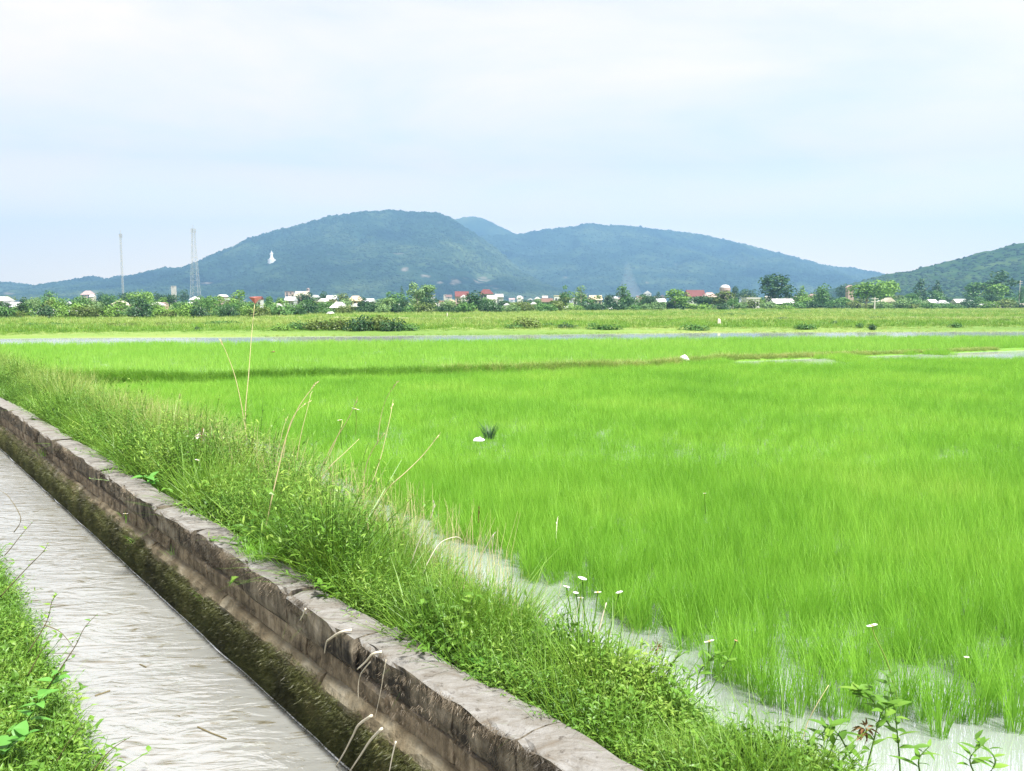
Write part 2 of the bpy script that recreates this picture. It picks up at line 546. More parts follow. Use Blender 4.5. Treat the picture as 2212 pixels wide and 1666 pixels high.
PE = [(-6, 11.0), (0, 4.7), (3.2, 2.45), (4.5, 1.5), (5.2, 1.0), (5.6, 0.6), (6.5, 0.1), (7.0, 0.02), (7.6, -0.3), (8.3, -0.95), (8.9, -1.5), (12.4, -3.85), (18.2, -8.3), (22, -11.3), (32.8, -19.9), (60, -42.0)]


def paddy_x(y): return np.interp(y, [p[0] for p in PE], [p[1] for p in PE])


RE = [(3.0, 4.4), (4.55, 3.6), (4.85, 2.5), (5.16, 1.9), (5.46, 1.45), (5.9, 1.0), (6.75, 0.5), (8.5, -0.6), (11.4, -2.3), (14.3, -4.0), (18.2, -7.8), (22, -11.0), (32.8, -19.5), (60, -41.5)]


def rice_x(y): return np.interp(y, [p[0] for p in RE], [p[1] for p in RE])


LB = [(-6, 3.6), (0, 0.2), (3.0, -1.42), (4.3, -2.47), (5.5, -3.34), (7.0, -4.47), (9, -6.0), (12, -8.7), (16, -12.4), (30, -24.5), (60, -51.0)]


def left_x(y): return np.interp(y, [p[0] for p in LB], [p[1] for p in LB])


def bank_z(u):
    u = np.asarray(u, float)
    return 0.38 - 0.3 * np.clip(1 - u / 0.07, 0, 1) - 0.08 * u - 0.42 * np.clip((u - 0.35) / 0.65, 0, 1) ** 1.5


# bund between the two rice fields, far water strip, track (as functions of x)
bund_px = [(-300, 824), (130, 815), (400, 812), (700, 801), (1000, 794), (1400, 784), (1560, 777), (2212, 757), (2700, 745)]
bp_ = [(a, b, float(np.interp(a, [1350, 1650], [0.36, 0.0]))) for a, b in bund_px]
bp_ = sorted([(G(a, b, c).x, G(a, b, c).y) for a, b, c in bp_])


def bund_y(x): return np.interp(x, [p[0] for p in bp_], [p[1] for p in bp_])


strip_px = [(-200, 738), (0, 735), (600, 731), (1100, 727), (1560, 722), (2212, 719), (2600, 717)]
sp_ = sorted([(G(a, b).x, G(a, b).y) for a, b in strip_px])


def strip_y(x): return np.interp(x, [p[0] for p in sp_], [p[1] for p in sp_])


# ------------------------------------------------------------------ setting: sheets
def sheet(name, verts, faces, mat, label, kind='structure'):
    o = obj(name, verts, faces, mat)
    return tag(o, label, name.replace('_', ' '), None, kind)


sheet('ground', [(-4200, -400, -0.7), (4200, -400, -0.7), (4200, 3900, -0.7), (-4200, 3900, -0.7)], [(0, 1, 2, 3)], M['ground'],
      'flat green plain reaching to the foot of the hills')

ys = np.linspace(-6, 60, 265)
# canal water
v = []; f = []
for y in ys:
    v += [(float(left_x(y)) - 0.9, y, CANAL_Z), (float(wall_x(y)) + 0.02, y, CANAL_Z)]
for i in range(len(ys) - 1):
    f.append((2 * i, 2 * i + 1, 2 * i + 3, 2 * i + 2))
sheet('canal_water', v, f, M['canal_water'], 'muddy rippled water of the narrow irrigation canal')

# paddy water: from the bank to beyond the far strip
v = []; f = []
yy = np.concatenate([np.linspace(-6, 60, 133), [70, 80]])
for y in yy:
    v += [(float(paddy_x(min(y, 60))) - 0.35 - max(0, y - 60) * 0.8, y, 0.0), (110.0, y, 0.0)]
for i in range(len(yy) - 1):
    f.append((2 * i, 2 * i + 1, 2 * i + 3, 2 * i + 2))
sheet('paddy_water', v, f, M['paddy_water'], 'shallow still water flooding the rice paddies')

# bank between wall and paddy
v = []; f = []
nu = 13
for y in ys:
    p, t, n = wall_frame(y)
    xa = p.x + 0.30; xb = float(paddy_x(y)) + 0.06
    for k in range(nu):
        u = k / (nu - 1)
        x = xa + (xb - xa) * u
        z = float(bank_z(u)) + 0.09 * (float(fbm(x * 2.2, y * 2.2, 5)) - 0.5) * (1 if 0 < k < nu - 1 else 0)
        v.append((x, y, z))
for i in range(len(ys) - 1):
    for k in range(nu - 1):
        a = i * nu + k
        f.append((a, a + 1, a + nu + 1, a + nu))
sheet('bank', v, f, M['soil'], 'overgrown earth bank between the canal wall and the paddy')

# near bank of the canal (lower left)
v = []; f = []
nu = 11
for y in ys:
    xb = float(left_x(y)); xa = xb - 6.0
    for k in range(nu):
        u = k / (nu - 1)
        x = xa + (xb - xa) * u ** 0.6
        z = 0.30 - 0.62 * max(0, (u - 0.55) / 0.45) ** 1.4 + 0.08 * (float(fbm(x * 2, y * 2, 9)) - 0.5) * (u < 1)
        v.append((x, y, z))
for i in range(len(ys) - 1):
    for k in range(nu - 1):
        a = i * nu + k
        f.append((a, a + 1, a + nu + 1, a + nu))
sheet('near_bank', v, f, M['soil'], 'weedy earth bank at the canal edge nearest the viewer')


# meadow beyond the far water strip, as one gently uneven sheet
def meadow_z(x, y):
    return 0.16 + 0.35 * (fbm(np.asarray(x) * 0.05, np.asarray(y) * 0.05, 21) - 0.45) + 0.1 * (fbm(np.asarray(x) * 0.3, np.asarray(y) * 0.3, 22) - 0.5)


xs = np.linspace(-330, 330, 133)
v = []; f = []
tt = np.concatenate([[0.0, 0.004, 0.01], np.linspace(0.02, 1, 44) ** 1.5 * 0.99 + 0.01])
for j, t in enumerate(tt):
    for x in xs:
        y0 = float(strip_y(np.clip(x, -60, 60))) + 0.7 + 1.0 * float(vnoise(x * 0.25, 3.3, 4)) + max(0, abs(x) - 60) * 0.02
        y = y0 + (620 - y0) * t
        z = float(meadow_z(x, y)) * min(1, (y - y0) / 9.0 + 0.05) if j > 0 else -0.15
        v.append((x, y, z))
nx = len(xs)
for j in range(len(tt) - 1):
    for i in range(nx - 1):
        a = j * nx + i
        f.append((a, a + 1, a + nx + 1, a + nx))
o = obj('meadow', v, f, M['field'], smooth=True)
tag(o, 'rough yellow green grassland between the paddies and the village', 'meadow', None, 'structure')

# dirt track across the meadow
v = []; f = []
for i, xd in enumerate(np.linspace(-400, 2700, 90)):
    yd = np.interp(xd, [-400, 0, 560, 800, 1500, 2212, 2700], [694, 692, 688, 693, 694, 690, 688])
    p = G(xd, yd)
    for q in (0, 2.2 + 3.0 * float(vnoise(xd * 0.01, 0.5, 8))):
        v.append((p.x, p.y + q, float(meadow_z(p.x, p.y + q)) + 0.12))
for i in range(89):
    f.append((2 * i, 2 * i + 1, 2 * i + 3, 2 * i + 2))
sheet('dirt_track', v, f, M['dust'], 'pale dusty track crossing the grassland before the village')

# bund between the two paddies
v = []; f = []
bx = np.linspace(-40, 60, 201)
prof = [(-0.75, -0.2), (-0.45, 0.1), (-0.2, 0.2), (0.25, 0.2), (0.5, 0.1), (0.8, -0.2)]
for x in bx:
    y = float(bund_y(x))
    hh = (0.75 + 0.5 * float(fbm(x * 0.6, 1.0, 31))) * float(np.interp(x, [-14, 2, 12], [1.35, 0.9, 0.35]))
    for dy, z in prof:
        v.append((x, y + 0.6 + dy, z * hh if z > 0 else z))
for i in range(len(bx) - 1):
    for k in range(len(prof) - 1):
        a = i * len(prof) + k
        f.append((a, a + len(prof), a + len(prof) + 1, a + 1))
M['bund_turf'] = rough_mat('bund_turf', [(0.3, (0.08, 0.19, 0.02)), (0.7, (0.15, 0.28, 0.04))], 2.0)
sheet('bund', v, f, M['bund_turf'], 'low earth bund dividing the two rice paddies')

# ------------------------------------------------------------------ hills
SCARS = [(880, 583, 26, 10), (920, 596, 22, 9), (945, 608, 22, 8), (990, 607, 30, 12), (1040, 606, 34, 14), (1075, 622, 30, 10), (715, 549, 16, 4), (372, 622, 12, 5), (190, 640, 18, 8),
         (205, 632, 12, 6), (1220, 600, 10, 5), (1398, 612, 8, 6), (1460, 572, 7, 5), (20, 634, 40, 5), (450, 612, 30, 4), (860, 548, 20, 3), (1010, 520, 20, 2)]


def hill_mat(name, stops, scale):
    m, N, L = new_mat(name)
    out = N.new('ShaderNodeOutputMaterial')
    b = N.new('ShaderNodeBsdfDiffuse')
    geo = N.new('ShaderNodeNewGeometry')
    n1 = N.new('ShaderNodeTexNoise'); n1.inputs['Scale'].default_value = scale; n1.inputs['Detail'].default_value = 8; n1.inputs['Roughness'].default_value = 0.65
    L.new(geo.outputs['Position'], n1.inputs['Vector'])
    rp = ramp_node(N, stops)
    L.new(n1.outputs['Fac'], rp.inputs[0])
    at = N.new('ShaderNodeAttribute'); at.attribute_name = 'bare_rock'
    n2 = N.new('ShaderNodeTexNoise'); n2.inputs['Scale'].default_value = scale * 6; n2.inputs['Detail'].default_value = 6
    L.new(geo.outputs['Position'], n2.inputs['Vector'])
    ml = N.new('ShaderNodeMath'); ml.operation = 'MULTIPLY_ADD'; ml.inputs[1].default_value = 0.52
    L.new(at.outputs['Fac'], ml.inputs[0]); L.new(n2.outputs['Fac'], ml.inputs[2])
    mr = N.new('ShaderNodeMapRange'); mr.inputs[1].default_value = 0.9; mr.inputs[2].default_value = 1.2
    L.new(ml.outputs[0], mr.inputs[0])
    mx = N.new('ShaderNodeMix'); mx.data_type = 'RGBA'
    mx.inputs[7].default_value = (0.2, 0.165, 0.135, 1)
    L.new(mr.outputs[0], mx.inputs[0]); L.new(rp.outputs[0], mx.inputs[6])
    L.new(mx.outputs[2], b.inputs['Color'])
    L.new(b.outputs[0], out.inputs['Surface'])
    return m


M['hill'] = hill_mat('hill_forest', [(0.34, (0.005, 0.014, 0.012)), (0.5, (0.020, 0.042, 0.024)), (0.66, (0.062, 0.09, 0.04))], 0.006)  # forest tones, contrast widened to paint in the shade of the gully folds
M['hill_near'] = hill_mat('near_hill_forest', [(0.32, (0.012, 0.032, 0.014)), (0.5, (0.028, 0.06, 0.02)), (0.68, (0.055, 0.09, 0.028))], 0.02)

HILL_BVH = {}


def hill(name, prof, dist, front, back, mat, label, seed, nx, ny, gully=0.3, gfreq=0.012, canopy=5.0, skew=0.0, extra=60, canopy_scale=0.09):
    px = [p[0] for p in prof]; H = []
    for a, b in prof:
        H.append(AT(a, b, dist).z)
    X = [(a - CX) / FPX * dist / (math.cos(PITCH)) for a in px]
    xs = np.linspace(X[0], X[-1], nx)
    h0 = np.interp(xs, X, H)
    kk = 5
    hs = np.convolve(np.pad(h0, kk // 2, 'edge'), np.ones(kk) / kk, 'valid')
    sv = np.concatenate([np.linspace(-1, 0, ny // 4)[:-1], np.linspace(0, 1, ny) ** 0.9])
    V = np.zeros((len(sv), nx, 3))
    for j, s in enumerate(sv):
        y = dist - s * front if s > 0 else dist - s * back
        if s >= 0:
            # spurs run down and forward: shift the profile sideways as they come down
            xsrc = xs + skew * s * front
            hh = np.interp(xsrc, xs, hs, left=hs[0], right=hs[-1])
            wsk = min(1, s * 1.6)
            hh = hs * (1 - wsk) + hh * wsk if skew else hs
            g = (1 - s) ** 1.12
            warp = fbm(xs * gfreq * 0.6, np.full(nx, y * gfreq * 0.25), seed + 3) * 2.2
            r = 1 - np.abs(2 * fbm(xs * gfreq + warp, np.full(nx, y * gfreq * 0.35), seed, 3) - 1) * 1.6
            mid = 4 * s * (1 - s) * (0.6 + 0.4 * s) + 0.0
            z = hh * g * (1 - gully * mid * (1 - np.clip(r, 0, 1)))
        else:
            z = hs * (1 + s) ** 1.3
        c = canopy * (fbm(xs * canopy_scale, np.full(nx, y * canopy_scale), seed + 9, 3, 0.6) - 0.5)
        z = z + c * np.clip(hs / 40, 0.15, 1)
        V[j, :, 0] = xs; V[j, :, 1] = y; V[j, :, 2] = z
    if True:
        V[-1, :, 2] = -2
    rows = len(sv)
    idx = np.arange(rows * nx).reshape(rows, nx)
    F = np.stack([idx[:-1, :-1], idx[1:, :-1], idx[1:, 1:], idx[:-1, 1:]], -1).reshape(-1, 4)
    me = bpy.data.meshes.new(name)
    vv = V.reshape(-1, 3)
    me.vertices.add(len(vv)); me.vertices.foreach_set('co', vv.ravel().astype(np.float32))
    me.loops.add(F.size); me.loops.foreach_set('vertex_index', F.ravel().astype(np.int32))
    me.polygons.add(len(F)); me.polygons.foreach_set('loop_start', (np.arange(len(F)) * 4).astype(np.int32))
    me.update(calc_edges=True); me.validate()
    # bare rock where the photograph shows quarries and outcrops
    rel = vv - np.array([0, 0, CAM_H])
    dep = rel[:, 1] * math.cos(PITCH) - rel[:, 2] * math.sin(PITCH)
    upc = rel[:, 1] * math.sin(PITCH) + rel[:, 2] * math.cos(PITCH)
    xd = CX + FPX * rel[:, 0] / dep; yd = CY - FPX * upc / dep
    sc = np.zeros(len(vv))
    for a, b, w, h in SCARS:
        sc = np.maximum(sc, np.exp(-((xd - a) / w) ** 2 - ((yd - b) / h) ** 2))
    sc *= (np.arange(len(vv)) >= nx * (ny // 4 - 1))
    at = me.attributes.new('bare_rock', 'FLOAT', 'POINT')
    at.data.foreach_set('value', sc.astype(np.float32))
    me.polygons.foreach_set('use_smooth', [True] * len(me.polygons))
    o = link(name, me, mat)
    tag(o, label, 'hill', None, 'structure')
    HILL_BVH[name] = BVHTree.FromPolygons([tuple(q) for q in vv], [tuple(q) for q in F])
    return V, sc.reshape(rows, nx)


profA = [(-260, 640), (-120, 612), (0, 609), (50, 612), (108, 622), (130, 617), (165, 606), (186, 601), (192, 611), (207, 609), (211, 598), (220, 595), (232, 599), (240, 611), (249, 612), (253, 602), (262, 598), (310, 596),
         (335, 588), (360, 580), (420, 577), (450, 566), (480, 548), (560, 510), (640, 490), (720, 467), (800, 456), (850, 453), (900, 458), (950, 459), (980, 472), (1010, 492), (1050, 520), (1090, 552), (1130, 588), (1180, 626), (1230, 650)]
profB = [(700, 640), (820, 560), (900, 525), (1000, 512), (1060, 508), (1130, 505), (1150, 499), (1200, 492), (1245, 489), (1255, 483), (1262, 486), (1270, 482), (1310, 487), (1340, 486), (1400, 493), (1500, 505), (1600, 527), (1700, 553),
         (1760, 571), (1800, 578), (1832, 578), (1890, 597), (1960, 620), (2060, 650)]
profC = [(820, 560), (900, 505), (960, 480), (1000, 470), (1025, 467), (1050, 473), (1080, 490), (1130, 512), (1200, 560), (1300, 640)]
profR = [(1700, 648), (1780, 630), (1830, 614), (1899, 594), (1954, 585), (2009, 572), (2071, 554), (2154, 533), (2212, 522), (2320, 500), (2500, 470), (2750, 455), (3000, 520), (3200, 648)]
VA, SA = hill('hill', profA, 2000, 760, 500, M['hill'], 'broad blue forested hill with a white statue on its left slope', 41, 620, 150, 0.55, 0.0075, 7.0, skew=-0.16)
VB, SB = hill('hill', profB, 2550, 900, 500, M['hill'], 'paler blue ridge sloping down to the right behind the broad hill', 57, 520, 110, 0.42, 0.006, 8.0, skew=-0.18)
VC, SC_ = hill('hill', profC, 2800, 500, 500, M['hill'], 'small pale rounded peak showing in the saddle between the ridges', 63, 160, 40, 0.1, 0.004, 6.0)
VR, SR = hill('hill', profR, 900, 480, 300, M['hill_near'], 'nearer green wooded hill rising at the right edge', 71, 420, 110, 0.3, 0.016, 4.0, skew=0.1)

# ------------------------------------------------------------------ plant meshes
def blade(base, az, h, w, lean, curve, segs=3, twist=0.0):
    """one tapering bent grass blade as a strip"""
    d = np.array([math.cos(az), math.sin(az), 0.0]); s = np.array([-math.sin(az + twist), math.cos(az + twist), 0.0])
    V = []; F = []
    for i in range(segs + 1):
        t = i / segs
        out = lean * t + curve * t * t
        z = t * math.sqrt(max(0.05, 1 - min(0.9, (lean + curve * t) ** 2 * 0.6)))
        p = np.array(base) + d * out * h + np.array([0, 0, z * h])
        ww = w * (1 - t ** 1.6) * (0.65 + 0.35 * min(1, t * 4)) * 0.5
        if i < segs:
            V += [p - s * ww, p + s * ww]
        else:
            V.append(p)
    for i in range(segs - 1):
        F.append((2 * i, 2 * i + 1, 2 * i + 3, 2 * i + 2))
    F.append((2 * segs - 2, 2 * segs - 1, 2 * segs))
    return V, F


def tuft(n, h, w, r, lean, curve, seed, segs=3, hvar=0.35):
    R = random.Random(seed); b = MB()
    for _ in range(n):
        a = R.uniform(0, 6.283); rr = r * math.sqrt(R.random())
        base = (rr * math.cos(a), rr * math.sin(a), -0.02)
        az = a + R.uniform(-1.2, 1.2)
        b.add(*blade(base, az, h * R.uniform(1 - hvar, 1 + hvar * 0.5), w * R.uniform(0.7, 1.2), lean * R.uniform(0.2, 1.3), curve * R.uniform(0.0, 1.3), segs, R.uniform(-0.8, 0.8)))
    return b


def leaf(p, d, nrm, L, W, droop=0.3):
    """pointed leaf, 6 vertices, folded along its midrib"""
    d = Vector(d).normalized(); nrm = Vector(nrm); s = d.cross(nrm).normalized(); nrm = s.cross(d).normalized(); p = Vector(p)
    m1 = p + d * L * 0.4 + nrm * 0.02 * L; tip = p + d * L - nrm * droop * L
    a = p + d * L * 0.35 + s * W * 0.5 + nrm * 0.14 * W; c = p + d * L * 0.35 - s * W * 0.5 + nrm * 0.14 * W
    a2 = p + d * L * 0.68 + s * W * 0.34 - nrm * (droop * 0.4 * L - 0.1 * W); c2 = p + d * L * 0.68 - s * W * 0.34 - nrm * (droop * 0.4 * L - 0.1 * W)
    m2 = p + d * L * 0.7 - nrm * droop * 0.45 * L
    return [p, m1, m2, tip, a, a2, c, c2], [(0, 1, 4), (4, 1, 2, 5), (5, 2, 3), (0, 6, 1), (6, 7, 2, 1), (7, 3, 2)]


def weed(n_st, h, leafL, leafW, seed, per=7, spread=0.6):
    R = random.Random(seed); b = MB()
    for _ in range(n_st):
        az = R.uniform(0, 6.283); hh = h * R.uniform(0.6, 1.15); ln = R.uniform(0.1, spread)
        tip = Vector((math.cos(az) * ln * hh, math.sin(az) * ln * hh, hh * (1 - 0.3 * ln)))
        base = Vector((R.uniform(-.03, .03), R.uniform(-.03, .03), -0.02))
        mid = base.lerp(tip, 0.5) + Vector((0, 0, 0.06 * hh))
        b.tube([base, mid, tip], [0.003, 0.0025, 0.0012], 3)
        for k in range(per):
            t = (k + 0.6) / per
            p = base.lerp(mid, t * 2) if t < 0.5 else mid.lerp(tip, t * 2 - 1)
            la = az + k * 2.4 + R.uniform(-.5, .5)
            d = Vector((math.cos(la), math.sin(la), R.uniform(0.1, 0.9)))
            b.add(*leaf(p, d, (0, 0, 1), leafL * R.uniform(0.6, 1.2), leafW * R.uniform(0.7, 1.2), R.uniform(0.05, 0.5)))
    return b


SRC = {}


def source(key, builders, mat):
    """a bank of plant shapes that the stuff objects below are grown from"""
    c = bpy.data.collections.new(key)
    for i, b in enumerate(builders):
        me = b.mesh('%s_%d' % (key, i)); me.materials.append(mat)
        o = bpy.data.objects.new('%s_%d' % (key, i), me)
        c.objects.link(o)
    SRC[key] = (c, len(builders))


source('rice_near', [tuft(34, 0.39, 0.0048, 0.05, 0.2, 0.28, 100 + i, 4) for i in range(6)], M['rice'])
source('rice_mid', [tuft(40, 0.34, 0.0066, 0.14, 0.22, 0.3, 120 + i, 3) for i in range(6)], M['rice'])
source('rice_far', [tuft(30, 0.42, 0.016, 0.3, 0.16, 0.2, 140 + i, 2) for i in range(5)], M['rice_far'])
source('grass_fine', [tuft(30, 0.36, 0.0045, 0.07, 0.35, 0.55, 160 + i, 4) for i in range(6)], M['grass'])
source('grass_lush', [tuft(34, 0.2, 0.0045, 0.07, 0.3, 0.45, 180 + i, 3) for i in range(5)], M['lush'])
source('grass_pale', [tuft(30, 0.5, 0.0038, 0.07, 0.28, 0.5, 200 + i, 4) for i in range(6)], M['pale'])
source('grass_dark', [tuft(30, 0.45, 0.014, 0.2, 0.3, 0.5, 220 + i, 3) for i in range(4)], M['bundgrass'])
source('bund_light', [tuft(30, 0.4, 0.014, 0.2, 0.4, 0.7, 225 + i, 3) for i in range(4)], M['pale'])
source('meadow_tuft', [tuft(26, 0.5, 0.035, 0.45, 0.3, 0.5, 240 + i, 2) for i in range(5)], M['pale'])
source('meadow_green', [tuft(26, 0.45, 0.035, 0.45, 0.3, 0.5, 260 + i, 2) for i in range(5)], M['grass'])
source('weed_small', [weed(11, 0.25, 0.038, 0.011, 280 + i, 9, 1.0) for i in range(6)], M['weed'])
source('weed_leafy', [weed(7, 0.26, 0.06, 0.024, 300 + i, 7, 1.1) for i in range(5)], M['weed'])
source('weed_tall', [weed(10, 0.56, 0.055, 0.011, 360 + i, 16, 0.7) for i in range(5)], M['weed'])
source('moss_bit', [tuft(16, 0.085, 0.007, 0.05, 0.5, 0.6, 320 + i, 2) for i in range(5)], M['moss'])

source('lichen_bit', [tuft(12, 0.05, 0.0035, 0.035, 0.4, 0.4, 340 + i, 2) for i in range(5)], M['lichen'])


def scatter(name, key, pts, rot, scl, label, cat, parent=None):
    """one stuff object: plant shapes standing at the given points"""
    c, n = SRC[key]
    pts = np.asarray(pts, np.float32); N = len(pts)
    me = bpy.data.meshes.new(name)
    me.vertices.add(N); me.vertices.foreach_set('co', pts.ravel())
    a = me.attributes.new('turn', 'FLOAT_VECTOR', 'POINT'); a.data.foreach_set('vector', np.asarray(rot, np.float32).ravel())
    a = me.attributes.new('grow', 'FLOAT_VECTOR', 'POINT'); a.data.foreach_set('vector', np.asarray(scl, np.float32).ravel())
    a = me.attributes.new('kind', 'INT', 'POINT'); a.data.foreach_set('value', RNG.integers(0, n, N).astype(np.int32))
    me.update()
    o = link(name, me, None, parent)
    ng = bpy.data.node_groups.new(name, 'GeometryNodeTree')
    ng.interface.new_socket('Geometry', in_out='INPUT', socket_type='NodeSocketGeometry')
    ng.interface.new_socket('Geometry', in_out='OUTPUT', socket_type='NodeSocketGeometry')
    gi = ng.nodes.new('NodeGroupInput'); go = ng.nodes.new('NodeGroupOutput')
    ci = ng.nodes.new('GeometryNodeCollectionInfo')
    ci.inputs['Collection'].default_value = c
    ci.inputs['Separate Children'].default_value = True
    ci.inputs['Reset Children'].default_value = True
    ip = ng.nodes.new('GeometryNodeInstanceOnPoints')
    ip.inputs['Pick Instance'].default_value = True

    def named(nm, ty):
        q = ng.nodes.new('GeometryNodeInputNamedAttribute'); q.data_type = ty; q.inputs['Name'].default_value = nm
        return q.outputs['Attribute']
    e2r = ng.nodes.new('FunctionNodeEulerToRotation')
    ng.links.new(named('turn', 'FLOAT_VECTOR'), e2r.inputs[0])
    ng.links.new(gi.outputs[0], ip.inputs['Points'])
    ng.links.new(ci.outputs[0], ip.inputs['Instance'])
    ng.links.new(named('kind', 'INT'), ip.inputs['Instance Index'])
    ng.links.new(e2r.outputs[0], ip.inputs['Rotation'])
    ng.links.new(named('grow', 'FLOAT_VECTOR'), ip.inputs['Scale'])
    ng.links.new(ip.outputs[0], go.inputs[0])
    md = o.modifiers.new('grow', 'NODES'); md.node_group = ng
    if parent is None:
        tag(o, label, cat, None, 'stuff')
    else:
        o['kind'] = 'stuff'
    return o


def turns(N, tilt=0.12):
    r = np.zeros((N, 3)); r[:, 0] = RNG.normal(0, tilt, N); r[:, 1] = RNG.normal(0, tilt, N); r[:, 2] = RNG.uniform(0, 6.283, N)
    return r


def sizes(N, lo, hi, k=None):
    s = RNG.uniform(lo, hi, N)
    if k is not None:
        s = s * k
    return np.stack([s, s, s * RNG.uniform(0.85, 1.15, N)], 1)


def in_view(x, y, margin=0.6):
    return (np.abs(x) < 0.62 * y + margin + 0.4)


# rice: first paddy, near (small clumps), then wider clumps, then the second paddy
def rice_points(y0, y1, per_m2, xlim=45):
    area_w = 2 * (0.62 * y1 + 2)
    n = int(per_m2 * area_w * (y1 - y0))
    y = RNG.uniform(y0, y1, n); x = RNG.uniform(-area_w / 2, area_w / 2, n)
    return x, y


HOLES = [(G(1672, 779), 2.9, 0.7), (G(1985, 770), 4.2, 0.8), (G(2165, 764), 3.2, 1.1), (G(2330, 762), 4.0, 1.0)]


def not_hole(x, y):
    k = np.ones(len(x), bool)
    for c, a, b in HOLES:
        wob = 0.25 * np.sin(x * 2.1) + 0.2 * np.sin(x * 4.7 + 1)
        k &= ~((np.abs(x - c.x) < a * 0.85) & (y - c.y - wob < b) & (y - c.y - wob > -c.y * 0.095))
    return k


ec = 0.30 * fbm(np.arange(0, 400) * 0.9, np.zeros(400), 77)
x, y = rice_points(4.4, 12, 112)
edge = rice_x(y) + 0.28 * (fbm(x * 3, y * 3, 78) - 0.5)
dens = fbm(x * 0.5, y * 0.5, 79)
# thin out towards the open water at the near corner
thin = np.clip((y - 4.95) / 1.3, 0.0, 1.0) * np.clip((x - edge) / 0.35 + 0.25, 0, 1)
k = in_view(x, y) & (x > edge) & (np.clip((fbm(x * 3.2, y * 3.2, 83, 2) - 0.2) / 0.6, 0.02, 0.98) < thin)
x, y, dens = x[k], y[k], dens[k]
N = len(x)
scatter('rice_crop', 'rice_near', np.stack([x, y, np.full(N, -0.01)], 1), turns(N, 0.1), sizes(N, 0.75, 1.1, 0.85 + 0.3 * dens), 'bright green young rice filling the nearest part of the first paddy', 'rice')
x, y = rice_points(12, 40, 38)
dens = fbm(x * 0.35, y * 0.35, 80)
k = in_view(x, y) & (x > rice_x(y)) & (y < bund_y(x) + 0.0) & not_hole(x, y)
x, y, dens = x[k], y[k], dens[k]; N = len(x)
scatter('rice_crop', 'rice_mid', np.stack([x, y, np.full(N, -0.01)], 1), turns(N, 0.1), sizes(N, 0.8, 1.1, 0.85 + 0.3 * dens), 'bright green young rice reaching back to the first bund', 'rice')
x, y = rice_points(24, 72, 9)
k = in_view(x, y, 3) & (x > paddy_x(np.clip(y, 0, 60)) + 0.3) & (y > bund_y(x) + 1.0) & (y < strip_y(x) * 0.852 - 0.6 * vnoise(x * 0.5, y, 3)) & not_hole(x, y)
x, y = x[k], y[k]; N = len(x)
scatter('rice_crop', 'rice_far', np.stack([x, y, np.full(N, -0.01)], 1), turns(N, 0.08), sizes(N, 0.8, 1.0), 'pale green rice in the second paddy beyond the dark bund', 'rice')

# bund grass: tall and dark at the left, lower towards the right
n = 7000
x = RNG.uniform(-20, 24, n); dy = RNG.uniform(0.2, 0.95, n); y = bund_y(x) + dy
k = in_view(x, y, 1) & (x > paddy_x(y) - 0.5)
x, y, dy = x[k], y[k], dy[k]; N = len(x)
hh = np.interp(x, [-16, -4, 4, 20], [0.9, 0.62, 0.5, 0.3])
kd = RNG.random(N) < np.interp(x, [-3, 5], [1.0, 0.0])
for key_, kk_, lab_, k2_ in (('grass_dark', kd, 'dark green tall grass growing along the left half of the bund', 1.0), ('bund_light', ~kd, 'lighter shaggy grass growing along the right half of the bund', 1.5)):
  n_ = int(kk_.sum())
  scatter('grass', key_, np.stack([x, y, 0.22 * np.sin(np.clip(dy / 1.1, 0, 1) * 3.14) * np.interp(x, [-14, 2, 12], [1.2, 0.8, 0.25])], 1)[kk_], turns(n_, 0.2), sizes(n_, 0.6, 1.1, k2_ * (hh * (0.7 + 0.6 * fbm(x * 0.8, y, 33)))[kk_]), lab_, 'grass')


# bank vegetation
def bank_points(n, y0, y1, u0, u1):
    # even density in plan, more samples near the viewer
    y = y0 * (y1 / y0) ** RNG.random(n)
    u = RNG.uniform(u0, u1, n)
    xa = wall_x(y) + 0.32; xb = paddy_x(y)
    x = xa + (xb - xa) * u
    z = bank_z(u)
    return x, y, z, u


def bank_stuff(name, key, n, y0, y1, u0, u1, lo, hi, label, mask=None, tilt=0.25, cat='grass', lean=None):
    x, y, z, u = bank_points(n, y0, y1, u0, u1)
    k = in_view(x, y, 1.0)
    if mask is not None:
        k &= mask(x, y, u)
    x, y, z = x[k], y[k], z[k]; N = len(x)
    r = turns(N, tilt)
    if lean is not None:
        r[:, 0] += lean[0]; r[:, 1] += lean[1]
    tus = 0.42 + 1.15 * np.clip((fbm(x * 1.3, y * 1.3, hash(key) % 50 if False else len(key) * 7, 2) - 0.2) / 0.6, 0, 1)
    return scatter(name, key, np.stack([x, y, z], 1), r, sizes(N, lo, hi, tus), label, cat)


near_lim = lambda y: np.interp(y, [4, 5, 6, 7.5, 9.5], [0.44, 0.5, 0.62, 0.6, 0.82])
pn = lambda x, y, s, sc: fbm(x * sc, y * sc, s)
bank_stuff('weeds', 'weed_small', 8200, 2.9, 26, 0.05, 0.72, 0.6, 1.25, 'low bright green weeds carpeting the bank behind the wall', lambda x, y, u: ((u > 0.2) | (pn(x, y, 90, 1.6) > 0.47)) & (RNG.random(len(x)) < np.clip(2.6 * (pn(x, y, 91, 1.1) - 0.25), 0.1, 1) * np.interp(y, [3, 9, 14], [1, 0.9, 0.55]) * (u < near_lim(y) + 0.06)), 0.35, 'weeds')
bank_stuff('weeds', 'weed_tall', 3000, 4.6, 34, 0.06, 0.75, 0.6, 1.15, 'bushy green weeds standing tall behind the wall', lambda x, y, u: (u < near_lim(y) - 0.08) & (RNG.random(len(x)) < np.clip(4 * (pn(x, y, 96, 0.9) - 0.38), 0.04, 1) * np.interp(y, [4.6, 7], [0.25, 1])), 0.25, 'weeds')
